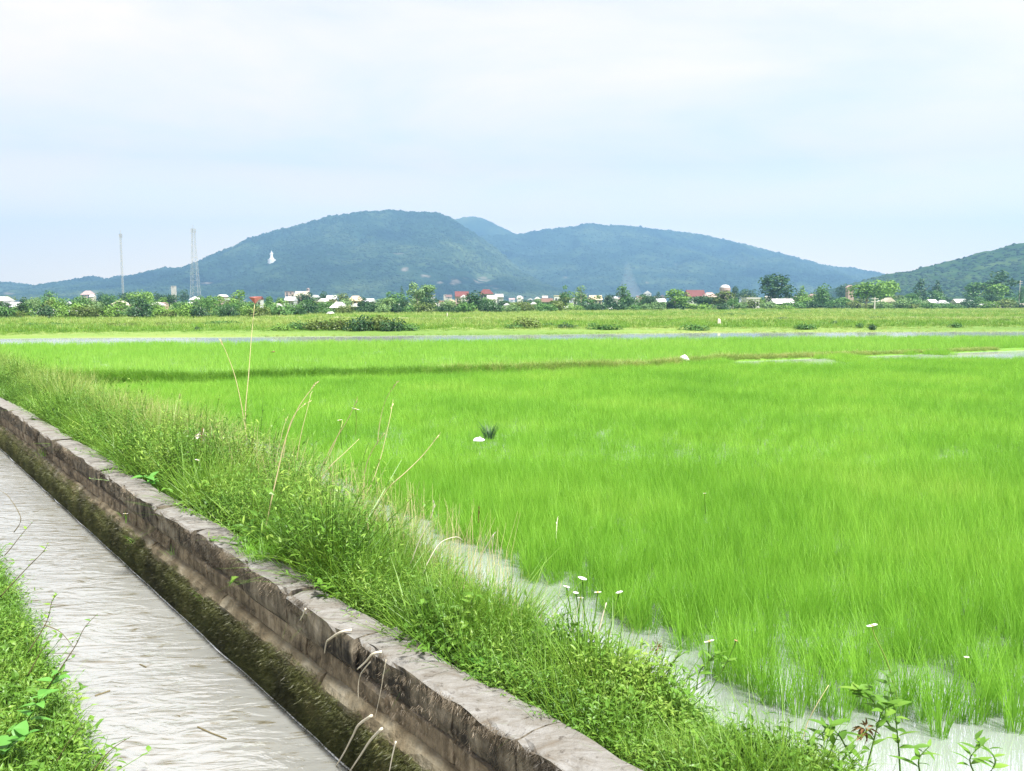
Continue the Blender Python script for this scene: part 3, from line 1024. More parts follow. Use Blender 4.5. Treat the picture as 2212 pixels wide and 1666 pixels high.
bank_stuff('weeds', 'weed_leafy', 1900, 2.9, 16, 0.05, 0.5, 0.6, 1.2, 'broader leaved weeds growing in clumps close to the wall', lambda x, y, u: pn(x, y, 92, 1.0) > 0.5, 0.35, 'weeds')
bank_stuff('grass', 'grass_fine', 7000, 3.2, 34, 0.06, 0.97, 0.65, 1.55, 'fine yellow green grass standing over the bank weeds', lambda x, y, u: RNG.random(len(x)) < np.interp(y, [4, 6.5, 9], [0.45, 0.8, 1.0]) * np.clip(3 * (pn(x, y, 93, 0.9) - 0.2), 0.2, 1) * (u < near_lim(y)), 0.3)
bank_stuff('grass', 'grass_pale', 6400, 6.0, 44, 0.3, 0.98, 0.7, 1.4, 'pale seeding grass topping the far stretch of bank', lambda x, y, u: (u < np.interp(y, [8, 10, 14, 18], [0.7, 0.8, 0.9, 1.0])) & (RNG.random(len(x)) < np.interp(y, [6, 8, 11, 14], [0.12, 0.25, 0.6, 1.0]) * np.clip(3 * (pn(x, y, 94, 0.9) - 0.25), 0.15, 1)), 0.25)
bank_stuff('grass', 'grass_lush', 13000, 3.0, 13, 0.55, 1.0, 0.26, 0.5, 'smooth lush grass on the lip of the bank above the paddy', None, 0.15)

# weeds on the near bank at the lower left
n = 5200
y = RNG.uniform(2.6, 8.6, n); x = left_x(y) - RNG.uniform(-0.22, 1.9, n) ** 1.0
k = (x > -0.62 * y - 0.9)
x, y = x[k], y[k]; N = len(x)
u = np.clip((left_x(y) - x) / 1.2, 0, 1)
z = -0.24 + 0.42 * u
scatter('weeds', 'weed_small', np.stack([x, y, z], 1), turns(N, 0.4), sizes(N, 0.7, 1.3), 'bright green weeds spilling over the near canal bank', 'weeds')
k = RNG.random(N) < 0.22
scatter('weeds', 'weed_leafy', np.stack([x, y, z], 1)[k], turns(int(k.sum()), 0.4), sizes(int(k.sum()), 0.7, 1.2), 'leafier weeds among the near canal bank growth', 'weeds')
k = RNG.random(N) < 0.3
scatter('grass', 'grass_fine', np.stack([x, y, z], 1)[k], turns(int(k.sum()), 0.35), sizes(int(k.sum()), 0.6, 1.0), 'thin grass standing among the near canal bank weeds', 'grass')

# meadow grass
n = 42000
t = RNG.random(n)
x = RNG.uniform(-1, 1, n); y = 58 * (215 / 58) ** t
x = x * (0.64 * y + 4)
k = (y > strip_y(x) + 2.2)
x, y = x[k], y[k]; N = len(x)
shore = np.clip((y - strip_y(x) - 3) / 9, 0.3, 1)
pm = fbm(x * 0.06, y * 0.16, 95)
k = RNG.random(N) < np.clip(3.2 * (pm - 0.34), 0.05, 1)
scatter('meadow_grass', 'meadow_tuft', np.stack([x, y, meadow_z(x, y) * np.clip((y - strip_y(x) - 4) / 9, 0.05, 1)], 1)[k], turns(int(k.sum()), 0.15), sizes(int(k.sum()), 0.5, 1.1, shore[k]), 'yellowish rough grass of the meadow beyond the paddies', 'grass')
k = RNG.random(N) < np.clip(3.2 * (0.62 - pm), 0.05, 1)
scatter('meadow_grass', 'meadow_green', np.stack([x, y, meadow_z(x, y) * np.clip((y - strip_y(x) - 4) / 9, 0.05, 1)], 1)[k], turns(int(k.sum()), 0.15), sizes(int(k.sum()), 0.5, 1.0, shore[k]), 'greener rough grass of the meadow beyond the paddies', 'grass')

# ------------------------------------------------------------------ canal wall
wall = empty('canal_wall', (float(wall_x(6.0)), 6.0, 0), 'weathered stone canal wall with a pale ledge and dark mossy foot', 'wall')
wall_inv = Matrix.Translation(-Vector(wall.location))


def swept(name, ys_, cross, mat, jig, seed, wear=0.0, smooth=False, cap_ends=True):
    """stone following the wall: cross-section (offset to canal, z) points, roughened"""
    R = np.random.default_rng(seed)
    V = []; F = []; nc = len(cross)
    for i, y in enumerate(ys_):
        p, t, n = wall_frame(y)
        for j, (o_, z_, amp) in enumerate(cross):
            q = p + n * o_
            w1 = float(fbm(y * 3.1 + j * 0.9, z_ * 4 + seed, seed, 3)) - 0.5
            w2 = float(fbm(y * 11 + j * 2.3, z_ * 9 + seed * 2, seed + 5, 2)) - 0.5
            q = q + n * (w1 * jig + w2 * jig * 0.7) * amp
            zz_ = z_ + (w2 * jig * 0.8 + (float(fbm(y * 5.0, j * 1.7, seed + 8, 3)) - 0.5) * wear) * amp
            q.z = zz_
            V.append(q - Vector(wall.location))
    for i in range(len(ys_) - 1):
        for j in range(nc):
            j2 = (j + 1) % nc
            F.append((i * nc + j, i * nc + j2, (i + 1) * nc + j2, (i + 1) * nc + j))
    if cap_ends:
        F.append(tuple(range(nc))[::-1]); F.append(tuple((len(ys_) - 1) * nc + j for j in range(nc)))
    return obj(name, V, F, mat, wall, smooth)


def yj(px_y): return G(CX, px_y, TOP_Z).y


joints = [-2.0, -0.6, 0.9, 2.1, 3.0, yj(1601), yj(1511), 4.9, yj(1283), yj(1220), 7.25, 8.05, yj(1056), 9.9, yj(1003), 11.4, yj(953), 12.9, 14.0, 15.2, 16.6, 18.2, 20.0, 22.2, 25, 28, 32, 37, 43]
lift = {yj(1220): 0.0}
R = random.Random(4)
for i in range(len(joints) - 1):
    a, b = joints[i] + 0.007, joints[i + 1] - 0.007
    far = a > 18
    nseg = max(4, int((b - a) / (0.055 if a < 9 else 0.12 if not far else 0.5)))
    dz = R.uniform(-0.018, 0.016); do = R.uniform(-0.022, 0.016); zt = TOP_Z + dz
    if abs(a - yj(1220)) < 0.05: zt -= 0.02; do -= 0.02
    if abs(a - yj(1056)) < 0.05: zt -= 0.03
    cross = [(do + 0.002, zt - 0.006, 1.5), (do - 0.03, zt, 0.8), (do - 0.10, zt + 0.006, 0.35), (do - 0.19, zt + 0.004, 0.35), (do - 0.262, zt - 0.006, 1.6), (do - 0.275, zt - 0.05, 1.0), (do - 0.272, 0.29, 0.3),
             (do - 0.01, 0.285, 0.5), (do + 0.004, 0.33, 0.8), (do + 0.002, 0.40, 0.8), (do + 0.006, zt - 0.03, 1.3)]
    if zt - 0.045 <= 0.41:
        cross[9] = (do + 0.002, 0.375, 0.8)
    swept('capstone', np.linspace(a, b, nseg), cross, M['cap'], 0.042, 500 + i, 0.026)
j2 = [-2.5, -1.2, 0.2, 1.5, 2.55, 3.35, 4.1, 4.62, 5.45, 6.25, 7.0, 7.8, 8.7, 9.5, 10.5, 11.6, 12.7, 14.2, 16, 18, 20.5, 24, 28, 33, 39, 43]
for i in range(len(j2) - 1):
    a, b = j2[i] + 0.008, j2[i + 1] - 0.008
    nseg = max(4, int((b - a) / (0.06 if a < 9 else 0.14 if a < 18 else 0.5)))
    do = R.uniform(-0.012, 0.006) - 0.012
    cross = [(do, 0.272, 0.5), (do - 0.25, 0.272, 0.2), (do - 0.25, 0.10, 0.2), (do, 0.10, 0.3), (do + 0.004, 0.15, 1.0), (do + 0.003, 0.2, 1.0), (do + 0.004, 0.245, 1.0)]
    swept('stone', np.linspace(a, b, nseg), cross, M['course'], 0.028, 600 + i, 0.0)
j3 = [-2.5, 0.5, 2.4, 3.9, 5.2, 6.62, 8.1, 9.8, 12.0, 15.0, 19.0, 26, 43]
for i in range(len(j3) - 1):
    a, b = j3[i] + 0.012, j3[i + 1] - 0.012
    nseg = max(4, int((b - a) / (0.08 if a < 9 else 0.2)))
    cross = [(-0.02, 0.15, 0.2), (0.008, 0.145, 0.6), (0.036, 0.118, 0.9), (0.058, 0.08, 1.0), (0.064, 0.04, 0.9), (0.05, 0.02, 0.2), (-0.02, 0.02, 0.2)]
    swept('ledge', np.linspace(a, b, nseg), cross, M['ledge'], 0.03, 700 + i, 0.018)
cross = [(0.056, 0.035, 0.4), (0.072, -0.06, 1.0), (0.085, -0.16, 1.0), (0.09, -0.25, 1.0), (0.09, -0.6, 0.2), (-0.3, -0.6, 0.1), (-0.3, 0.015, 0.1)]
swept('footing', np.linspace(-2.5, 43, 420), cross, M['footing'], 0.03, 800)
# moss hanging on the footing, ragged towards the ledge
n = 32000
y = 3.2 * (22 / 3.2) ** RNG.random(n)
zz_ = RNG.uniform(-0.27, 0.13, n)
lim = 0.055 + 0.11 * (fbm(y * 2.4, y * 0.3, 97) - 0.35) + 0.05 * (fbm(y * 12, y, 98) - 0.5) + np.interp(y, [6, 9, 13], [0.0, 0.02, 0.07])
k = zz_ < lim
y, zz_ = y[k], zz_[k]; N = len(y)
P = np.zeros((N, 3)); Rr = np.zeros((N, 3))
for i in range(N):
    p, t, nn = wall_frame(float(y[i]))
    off = 0.08 if zz_[i] < 0.03 else 0.066 - (zz_[i] - 0.03) * 0.45
    q = p + nn * off; q.z = zz_[i]
    P[i] = q - Vector(wall.location)
    e = (nn * 1.0 + Vector((0, 0, -0.5 + RNG.normal(0, 0.5))) + t * RNG.normal(0, 0.3)).to_track_quat('Z', 'Y').to_euler()
    Rr[i] = e
scatter('moss', 'moss_bit', P, Rr, sizes(N, 0.28, 0.62), None, None, wall)

# dark lichen fringe on the upright faces
n = 22000
y = 3.1 * (17 / 3.1) ** RNG.random(n)
zz_ = RNG.uniform(0.17, 0.495, n)
k = RNG.random(n) < np.clip(3.0 * (fbm(y * 1.6, zz_ * 5, 101) - 0.48) + 0.5 * (zz_ > 0.43) - 0.35 * (zz_ < 0.28), 0.05, 1)
y, zz_ = y[k], zz_[k]; N = len(y)
P = np.zeros((N, 3)); Rr = np.zeros((N, 3))
for i in range(N):
    p, t, nn = wall_frame(float(y[i]))
    q = p + nn * 0.0; q.z = zz_[i]
    P[i] = q - Vector(wall.location)
    Rr[i] = (nn * 0.55 + Vector((0, 0, -0.8 + RNG.normal(0, 0.35))) + t * RNG.normal(0, 0.25)).to_track_quat('Z', 'Y').to_euler()
scatter('lichen', 'lichen_bit', P, Rr, sizes(N, 0.35, 0.85), None, None, wall)

# thin line of foam where the water meets the wall
v = []; f = []
fy = np.linspace(0, 20, 300)
for i, y in enumerate(fy):
    p, t, n = wall_frame(float(y))
    o_ = 0.098 + 0.018 * (float(fbm(y * 2.0, 0.3, 99, 3)) - 0.5)
    w = 0.002 + 0.05 * max(0, float(fbm(y * 2.6, 4.3, 96, 4)) - 0.47)
    a = p + n * o_; b = p + n * (o_ + w)
    v += [(a.x, a.y, CANAL_Z + 0.005), ((a.x + b.x) / 2, (a.y + b.y) / 2, CANAL_Z + 0.012), (b.x, b.y, CANAL_Z + 0.004)]
for i in range(len(fy) - 1):
    for k in (0, 1):
        f.append((3 * i + k, 3 * i + k + 1, 3 * i + k + 4, 3 * i + k + 3))
tag(obj('foam', v, f, M['foam']), 'thin white line of foam along the foot of the canal wall', 'foam', None, 'stuff')

# ------------------------------------------------------------------ trees
def crown_mesh(name, lobes, n, s, seed, squash=1.0):
    R = np.random.default_rng(seed)
    w = np.array([l[3] ** 2 for l in lobes]); w = w / w.sum()
    V = []; F = []
    for q in range(n):
        l = lobes[R.choice(len(lobes), p=w)]
        d = R.normal(0, 1, 3); d /= np.linalg.norm(d)
        rr = l[3] * (1 - 0.45 * R.random() ** 2) * (0.9 + 0.25 * R.random())
        p = np.array(l[:3]) + d * rr * np.array([1, 1, squash])
        nn = d + R.normal(0, 0.55, 3) + np.array([0, 0, 0.35]); nn /= np.linalg.norm(nn)
        a = np.cross(nn, R.normal(0, 1, 3)); a /= np.linalg.norm(a); b = np.cross(nn, a)
        sz = s * R.uniform(0.6, 1.3)
        k = len(V)
        V += [p - a * sz, p + b * sz * 0.55 + nn * sz * 0.15, p + a * sz, p - b * sz * 0.55 + nn * sz * 0.1]
        F.append((k, k + 1, k + 2, k + 3))
    return mesh_of(name, V, F)


def rand_lobes(seed, nl, cz, rx, rz, r0, r1):
    R = random.Random(seed); L = []
    for _ in range(nl):
        a = R.uniform(0, 6.283); q = math.sqrt(R.random()); zz_ = R.uniform(-1, 1)
        k = math.sqrt(max(0, 1 - zz_ * zz_ * 0.8))
        L.append((rx * q * k * math.cos(a), rx * q * k * math.sin(a), cz + zz_ * rz, R.uniform(r0, r1)))
    return L


# every kind is 1 unit tall; widths are set per tree
KINDS = {}
for kind, (nl, cz, rx, rz, r0, r1, n, s) in {
    'round': (14, 0.56, 0.26, 0.24, 0.12, 0.22, 1000, 0.038), 'tall': (14, 0.57, 0.13, 0.34, 0.08, 0.14, 900, 0.032), 'wide': (18, 0.6, 0.38, 0.17, 0.12, 0.22, 1100, 0.04),
    'loose': (11, 0.62, 0.24, 0.26, 0.07, 0.14, 620, 0.034), 'cone': (1, 0, 0, 0, 0, 0, 800, 0.034), 'bush': (12, 0.38, 0.42, 0.22, 0.2, 0.34, 800, 0.06)}.items():
    KINDS[kind] = []
    for vi in range(3):
        sd_ = 900 + 31 * vi + len(kind) * 7
        if kind == 'cone':
            Rr_ = random.Random(sd_); L = []
            for q in range(14):
                t = q / 13
                L.append((Rr_.uniform(-1, 1) * 0.16 * (1 - t), Rr_.uniform(-1, 1) * 0.16 * (1 - t), 0.2 + 0.7 * t, 0.17 * (1 - t) + 0.05))
        else:
            L = rand_lobes(sd_, nl, cz, rx, rz, r0, r1)
        cm = crown_mesh('crown', L, n, s, sd_)
        top = max(q.co.z for q in cm.vertices)
        for q in cm.vertices: q.co.z = max(0.0 if kind == 'bush' else 0.08, q.co.z) / top
        wmax = max(abs(q.co.x) for q in cm.vertices)
        b = MB()
        rt = 0.028 if kind != 'bush' else 0.02
        b.tube([(0, 0, -0.03), (0.01, 0, 0.15), (-0.005, 0.01, 0.4), (0.0, 0, 0.7)], [rt, rt * 0.8, rt * 0.6, rt * 0.2], 6)
        for q in range(4):
            a = q * 1.7 + vi
            b.tube([(0, 0, 0.25 + 0.07 * q), (0.09 * math.cos(a), 0.09 * math.sin(a), 0.4 + 0.07 * q), (0.19 * math.cos(a), 0.19 * math.sin(a), 0.5 + 0.08 * q)], [rt * 0.5, rt * 0.35, rt * 0.1], 4)
        KINDS[kind].append((cm, b.mesh('trunk'), wmax))


def tree(xd, ytop, wd, dist, kind, tone, label, group=None, name='tree', pale_bark=False, base_z=0.0, cat=None):
    Rl = random.Random(int(xd * 13 + ytop * 7))
    top = AT(xd, ytop, dist); H = max(0.6, top.z - base_z)
    W = wd * 1.4 * dist / FPX
    cm, tm, wmax = KINDS[kind][Rl.randrange(3)]
    r = empty(name, (top.x, dist, base_z), label, cat or name.replace('_', ' '), group, Rl.uniform(0, 6.28), (W / (2 * wmax), W / (2 * wmax), H))
    t = link('trunk', tm, None, r)
    c = link('crown', cm, None, r)
    for o_, mt in ((t, M['bark_pale' if pale_bark else 'bark']), (c, M['tree_' + tone])):
        if len(o_.data.materials) == 0:
            o_.data.materials.append(mt)
        o_.material_slots[0].link = 'OBJECT'
        o_.material_slots[0].material = mt
    return r


TONE = {'dark': 'dark green', 'mid': 'mid green', 'bright': 'bright green', 'pale': 'pale green', 'olive': 'olive'}
SHAPE = {'round': 'rounded', 'tall': 'slender', 'wide': 'spreading', 'loose': 'open crowned', 'cone': 'conical', 'bush': 'low'}
MARKS = [(15, 'the picture edge at left'), (160, 'the wooded knoll'), (260, 'the thin mast'), (417, 'the lattice tower'), (588, 'the white statue on the hill'), (734, 'the wide white gabled house'), (911, 'the tallest pale tree'),
         (1020, 'the red roofed hall'), (1240, 'the pair of slender trees'), (1345, 'the lone slender tree'), (1500, 'the long red roofed building'), (1566, 'the domed building'), (1621, 'the big white house'),
         (1672, 'the great dark tree'), (1835, 'the pink tower house'), (1890, 'the utility pole'), (2000, 'the twin dark trees'), (2150, 'the tree with a dark raised crown'), (2205, 'the picture edge at right')]
USED = {}


def where(xd, dist, skip=None):
    c = [m for m in MARKS if m[1] != skip]
    m = min(c, key=lambda q: abs(q[0] - xd))
    d = xd - m[0]
    if abs(d) < 9:
        return 'below ' + m[1] if 'statue' in m[1] or 'knoll' in m[1] else 'in line with ' + m[1]
    side = 'right' if d > 0 else 'left'
    q = 'just ' if abs(d) < 28 else ''
    return '%s%s of %s' % (q, side, m[1])


def uniq(lab):
    USED[lab] = USED.get(lab, 0) + 1
    n = USED[lab]
    if n == 1:
        return lab
    return ['second ', 'third ', 'fourth ', 'fifth ', 'sixth ', 'seventh ', 'eighth '][n - 2] + lab


A0, B0, C0, D0 = 0, 553, 1106, 1659
# (strip offset, centre, top, width in strip units (4 per unit), distance, kind, tone)
TREES = [
    (A0, 30, 735, 150, 120, 'round', 'dark'), (A0, 195, 755, 80, 135, 'round', 'dark'), (A0, 420, 636, 95, 240, 'round', 'mid'), (A0, 330, 705, 200, 130, 'wide', 'mid'), (A0, 500, 700, 190, 128, 'wide', 'bright'),
    (A0, 612, 750, 95, 122, 'round', 'dark'), (A0, 700, 688, 95, 180, 'loose', 'mid'), (A0, 790, 708, 150, 170, 'loose', 'olive'), (A0, 880, 655, 130, 260, 'round', 'dark'), (A0, 950, 668, 110, 240, 'wide', 'mid'),
    (A0, 1090, 655, 150, 230, 'wide', 'dark'), (A0, 1205, 632, 170, 190, 'wide', 'bright'), (A0, 1285, 648, 90, 220, 'round', 'mid'), (A0, 1356, 650, 84, 260, 'round', 'dark'), (A0, 1460, 668, 150, 200, 'wide', 'dark'),
    (A0, 1220, 715, 210, 125, 'round', 'mid'), (A0, 1580, 630, 75, 420, 'round', 'dark'), (A0, 1540, 735, 110, 150, 'round', 'mid'), (A0, 1690, 745, 100, 130, 'round', 'dark'), (A0, 1742, 682, 60, 230, 'round', 'dark'),
    (A0, 1850, 688, 180, 160, 'wide', 'bright'), (A0, 2060, 636, 150, 170, 'loose', 'bright'), (A0, 2100, 735, 220, 128, 'wide', 'mid'), (A0, 1940, 760, 180, 126, 'wide', 'mid'), (A0, 850, 805, 150, 116, 'bush', 'mid'),
    (A0, 990, 815, 190, 113, 'bush', 'mid'), (A0, 1150, 790, 150, 114, 'round', 'mid'), (A0, 1340, 800, 170, 112, 'bush', 'mid'), (A0, 1450, 815, 160, 112, 'bush', 'olive'), (A0, 1620, 810, 170, 118, 'bush', 'dark'),
    (A0, 1760, 825, 170, 120, 'bush', 'mid'), (A0, 1880, 815, 120, 118, 'bush', 'pale'), (A0, 120, 815, 170, 108, 'bush', 'olive'), (A0, 40, 872, 60, 104, 'bush', 'dark'), (A0, 150, 862, 90, 105, 'bush', 'dark'),
    (A0, 720, 835, 110, 116, 'bush', 'dark'), (A0, 2010, 800, 130, 120, 'bush', 'dark'), (A0, 350, 800, 110, 118, 'bush', 'mid'),
    (B0, 110, 688, 70, 220, 'round', 'mid'), (B0, 200, 702, 70, 220, 'round', 'dark'), (B0, 405, 652, 160, 210, 'round', 'dark'), (B0, 566, 645, 78, 240, 'round', 'dark'), (B0, 745, 660, 125, 210, 'round', 'olive'),
    (B0, 455, 720, 180, 150, 'round', 'mid'), (B0, 565, 738, 150, 150, 'wide', 'mid'), (B0, 240, 778, 150, 125, 'bush', 'dark'), (B0, 370, 795, 160, 122, 'bush', 'dark'), (B0, 100, 780, 150, 124, 'bush', 'mid'),
    (B0, 10, 800, 100, 122, 'bush', 'dark'), (B0, 640, 722, 90, 170, 'round', 'olive'), (B0, 1080, 708, 80, 230, 'round', 'pale'), (B0, 1215, 648, 180, 190, 'round', 'mid'), (B0, 1258, 598, 52, 420, 'cone', 'dark'),
    (B0, 1390, 566, 130, 165, 'loose', 'pale'), (B0, 1470, 590, 150, 168, 'tall', 'pale'), (B0, 1300, 765, 150, 155, 'bush', 'dark'), (B0, 1440, 760, 150, 155, 'bush', 'dark'), (B0, 1510, 750, 90, 157, 'bush', 'dark'),
    (B0, 1885, 642, 200, 160, 'round', 'dark'), (B0, 1765, 755, 140, 158, 'bush', 'dark'), (B0, 2050, 768, 190, 160, 'bush', 'mid'), (B0, 2000, 698, 120, 200, 'wide', 'mid'), (B0, 945, 742, 110, 175, 'round', 'mid'),
    (B0, 870, 800, 80, 145, 'bush', 'mid'), (B0, 1060, 765, 100, 160, 'round', 'mid'), (B0, 1160, 800, 120, 150, 'bush', 'olive'), (B0, 1640, 772, 110, 160, 'bush', 'dark'), (B0, 2180, 790, 110, 165, 'bush', 'mid'),
    (C0, 470, 596, 100, 230, 'tall', 'mid'), (C0, 600, 600, 120, 225, 'loose', 'pale'), (C0, 955, 588, 105, 215, 'tall', 'mid'), (C0, 1265, 652, 90, 260, 'cone', 'dark'), (C0, 1420, 622, 195, 200, 'round', 'bright'),
    (C0, 1650, 676, 190, 205, 'wide', 'dark'), (C0, 1830, 640, 190, 205, 'round', 'olive'), (C0, 1930, 598, 62, 300, 'round', 'dark'), (C0, 2045, 628, 170, 380, 'wide', 'dark'), (C0, 40, 740, 110, 185, 'bush', 'bright'),
    (C0, 260, 755, 140, 190, 'bush', 'mid'), (C0, 360, 735, 180, 215, 'bush', 'dark'), (C0, 620, 740, 150, 210, 'bush', 'dark'), (C0, 730, 750, 120, 200, 'bush', 'mid'), (C0, 1010, 690, 120, 215, 'round', 'dark'),
    (C0, 850, 735, 150, 222, 'bush', 'dark'), (C0, 1110, 735, 140, 218, 'bush', 'dark'), (C0, 1370, 750, 100, 205, 'bush', 'olive'), (C0, 1510, 745, 100, 210, 'bush', 'bright'), (C0, 120, 720, 180, 240, 'bush', 'dark'),
    (C0, 1180, 690, 130, 280, 'wide', 'dark'), (C0, 2140, 700, 90, 235, 'bush', 'bright'), (C0, 560, 790, 110, 196, 'bush', 'olive'),
    (D0, 50, 486, 290, 240, 'round', 'dark'), (D0, 300, 598, 110, 225, 'cone', 'bright'), (D0, 310, 690, 170, 222, 'bush', 'bright'), (D0, 480, 578, 145, 235, 'round', 'mid'), (D0, 600, 705, 190, 230, 'bush', 'mid'),
    (D0, 640, 582, 110, 420, 'wide', 'dark'), (D0, 860, 552, 330, 240, 'wide', 'bright'), (D0, 1045, 548, 190, 255, 'round', 'bright'), (D0, 1330, 536, 165, 280, 'cone', 'dark'), (D0, 1468, 552, 120, 285, 'cone', 'dark'),
    (D0, 1480, 640, 100, 280, 'round', 'mid'), (D0, 1250, 692, 100, 270, 'round', 'mid'), (D0, 1310, 708, 120, 262, 'bush', 'pale'), (D0, 1780, 568, 145, 290, 'tall', 'mid'), (D0, 1970, 468, 240, 300, 'loose', 'dark'),
    (D0, 1985, 578, 200, 290, 'round', 'bright'), (D0, 2200, 600, 50, 300, 'tall', 'mid'), (D0, 460, 690, 130, 238, 'bush', 'mid'), (D0, 1040, 745, 130, 235, 'bush', 'bright'), (D0, 2080, 700, 150, 310, 'bush', 'mid'),
    (D0, 1870, 680, 140, 305, 'bush', 'mid'),
]
SPECIAL = {(D0, 50): 'great dark rounded tree standing highest over the village roofs', (B0, 1390): 'tallest pale loose tree left of the red roofed hall', (D0, 1970): 'tree with a dark raised crown against the right hill',
           (D0, 860): 'broad bright green spreading tree beside the pink tower house', (B0, 1885): 'dense dark rounded tree in front of the red roofed hall', (C0, 470): 'left one of the pair of slender trees among low roofs',
           (C0, 600): 'paler right one of the pair of slender trees', (C0, 955): 'lone slender tree among the low white roofs', (D0, 1330): 'left one of the twin dark pointed trees near the right hill', (D0, 1468): 'right one of the twin dark pointed trees near the right hill',
           (B0, 1258): 'tiny dark conical tree rising behind the village'}
for s0, cx_, cy_, w_, dist, kind, tone in TREES:
    xd = s0 + cx_ / 4; yt = 466.6 + cy_ / 4
    big = 'large ' if w_ > 180 else ''
    nm = 'shrub' if kind == 'bush' else 'tree'
    lab = SPECIAL.get((s0, cx_)) or uniq('%s%s %s %s %s' % (big, TONE[tone], SHAPE[kind], nm, where(xd, dist)))
    tree(xd, yt, w_ / 4 * 1.05, dist, kind, tone, lab, 'shrubs along the village edge' if kind == 'bush' else 'trees of the village', nm, tone in ('pale', 'bright'))

# undergrowth belt and trees that close the gaps between the houses
Rv = random.Random(31)
for i in range(140):
    xd = -10 + i * 16.0 + Rv.uniform(-10, 10)
    front = i % 2 == 0
    d = float(np.interp(xd, [0, 560, 700, 1100, 1250, 1700, 2212], [112, 118, 140, 158, 190, 212, 250])) * (Rv.uniform(0.93, 1.0) if front else Rv.choice([0.97, 1.02, 1.4]) * Rv.uniform(0.98, 1.15))
    if front:
        kind, yt, w = 'bush', float(np.interp(xd, [0, 560, 800, 1300, 1700, 2212], [659, 655, 653, 651, 650, 650])) + Rv.uniform(-7, 7), Rv.uniform(30, 50)
    else:
        kind, yt, w = Rv.choice(['round', 'wide', 'round', 'loose']), float(np.interp(xd, [0, 560, 1100, 1700, 2212], [642, 644, 642, 638, 636])) + Rv.uniform(-6, 8), Rv.uniform(22, 40)
    tone = Rv.choice(['dark', 'mid', 'mid', 'dark', 'bright', 'olive', 'pale'])
    nm = 'shrub' if kind == 'bush' else 'tree'
    lab = uniq('%s %s %s %s %s' % (TONE[tone], SHAPE[kind], nm, where(xd, d), 'in front' if front else 'behind'))
    tree(xd, yt, w, d, kind, tone, lab, 'shrubs along the village edge' if front else 'trees of the village', nm)

# bushes in the meadow (picture x, top, width, base y)
BUSH = [(648, 690, 40, 718, 'mid', 'low bush at the left end of the thicket by the water strip'), (690, 684, 52, 719, 'olive', 'brownish bush second in the thicket by the water strip'), (735, 682, 50, 719, 'olive', 'olive bush in the middle of the thicket by the water strip'),
        (775, 680, 54, 720, 'dark', 'darkest tall bush of the thicket by the water strip'), (812, 679, 52, 719, 'olive', 'tallest bush right of the darkest one in the thicket'), (846, 686, 46, 720, 'dark', 'dark bush near the right end of the thicket'),
        (878, 694, 40, 719, 'mid', 'green bush at the right end of the thicket'), (715, 690, 60, 716, 'mid', 'green bush behind the brownish bush of the thicket'), (610, 698, 50, 719, 'bright', 'light green bush left of the thicket by the water strip'),
        (1134, 684, 46, 715, 'olive', 'olive bush in the meadow right of the thicket'), (1112, 696, 40, 715, 'mid', 'lower green bush beside the olive meadow bush'), (1190, 696, 36, 712, 'mid', 'small green bush between two larger meadow bushes'),
        (1225, 696, 40, 714, 'dark', 'dark small bush right of the small green bush'), (1286, 697, 34, 711, 'mid', 'small leaning bush in the meadow below the slender trees'), (1310, 702, 60, 716, 'mid', 'low spreading bush by the far water strip'),
        (1496, 705, 50, 716, 'mid', 'low bush at the gap in the far water strip'), (1741, 697, 36, 714, 'mid', 'bright green bush on the edge of the right water strip'), (1757, 700, 18, 713, 'bright', 'little bush touching the right water strip bush'),
        (1801, 698, 12, 706, 'dark', 'tiny dark bush right of the water strip bush'), (1857, 699, 16, 712, 'mid', 'narrow green bush left of the small dark one'), (1884, 704, 18, 715, 'dark', 'small dark bush low on the right water strip'),
        (250, 699, 40, 711, 'olive', 'brown dry bush below the thin mast'), (285, 702, 46, 711, 'olive', 'wide brown dry bush right of the brown one'), (75, 702, 34, 711, 'mid', 'dark low bush far left in the meadow'),
        (128, 703, 36, 711, 'mid', 'low green bush second from left in the meadow'), (427, 707, 12, 719, 'dark', 'tiny dark upright bush below the lattice tower'), (465, 695, 44, 706, 'mid', 'green bush clump left of the tall pink tipped stalk'),
        (500, 699, 46, 706, 'mid', 'low bush behind the tall pink tipped stalk'), (340, 703, 40, 710, 'olive', 'dry bush left of the lattice tower foot'), (1900, 688, 40, 694, 'dark', 'low dark bush at the utility pole'), (2060, 700, 30, 711, 'mid', 'low bush on the right part of the meadow'),
        (2170, 692, 40, 701, 'olive', 'olive bush near the right edge of the meadow'), (390, 697, 40, 706, 'olive', 'brown bush under the lattice tower'), (1700, 690, 34, 696, 'dark', 'flat dark bush below the great dark tree'), (1580, 676, 60, 684, 'mid', 'long flat bush on the green rise before the big white house')]
for xd, yt, w, by, tone, lab in BUSH:
    d = G(xd, by).y
    tree(xd, yt, w * 1.1, d, 'bush', tone, lab, 'bushes of the meadow', 'bush')

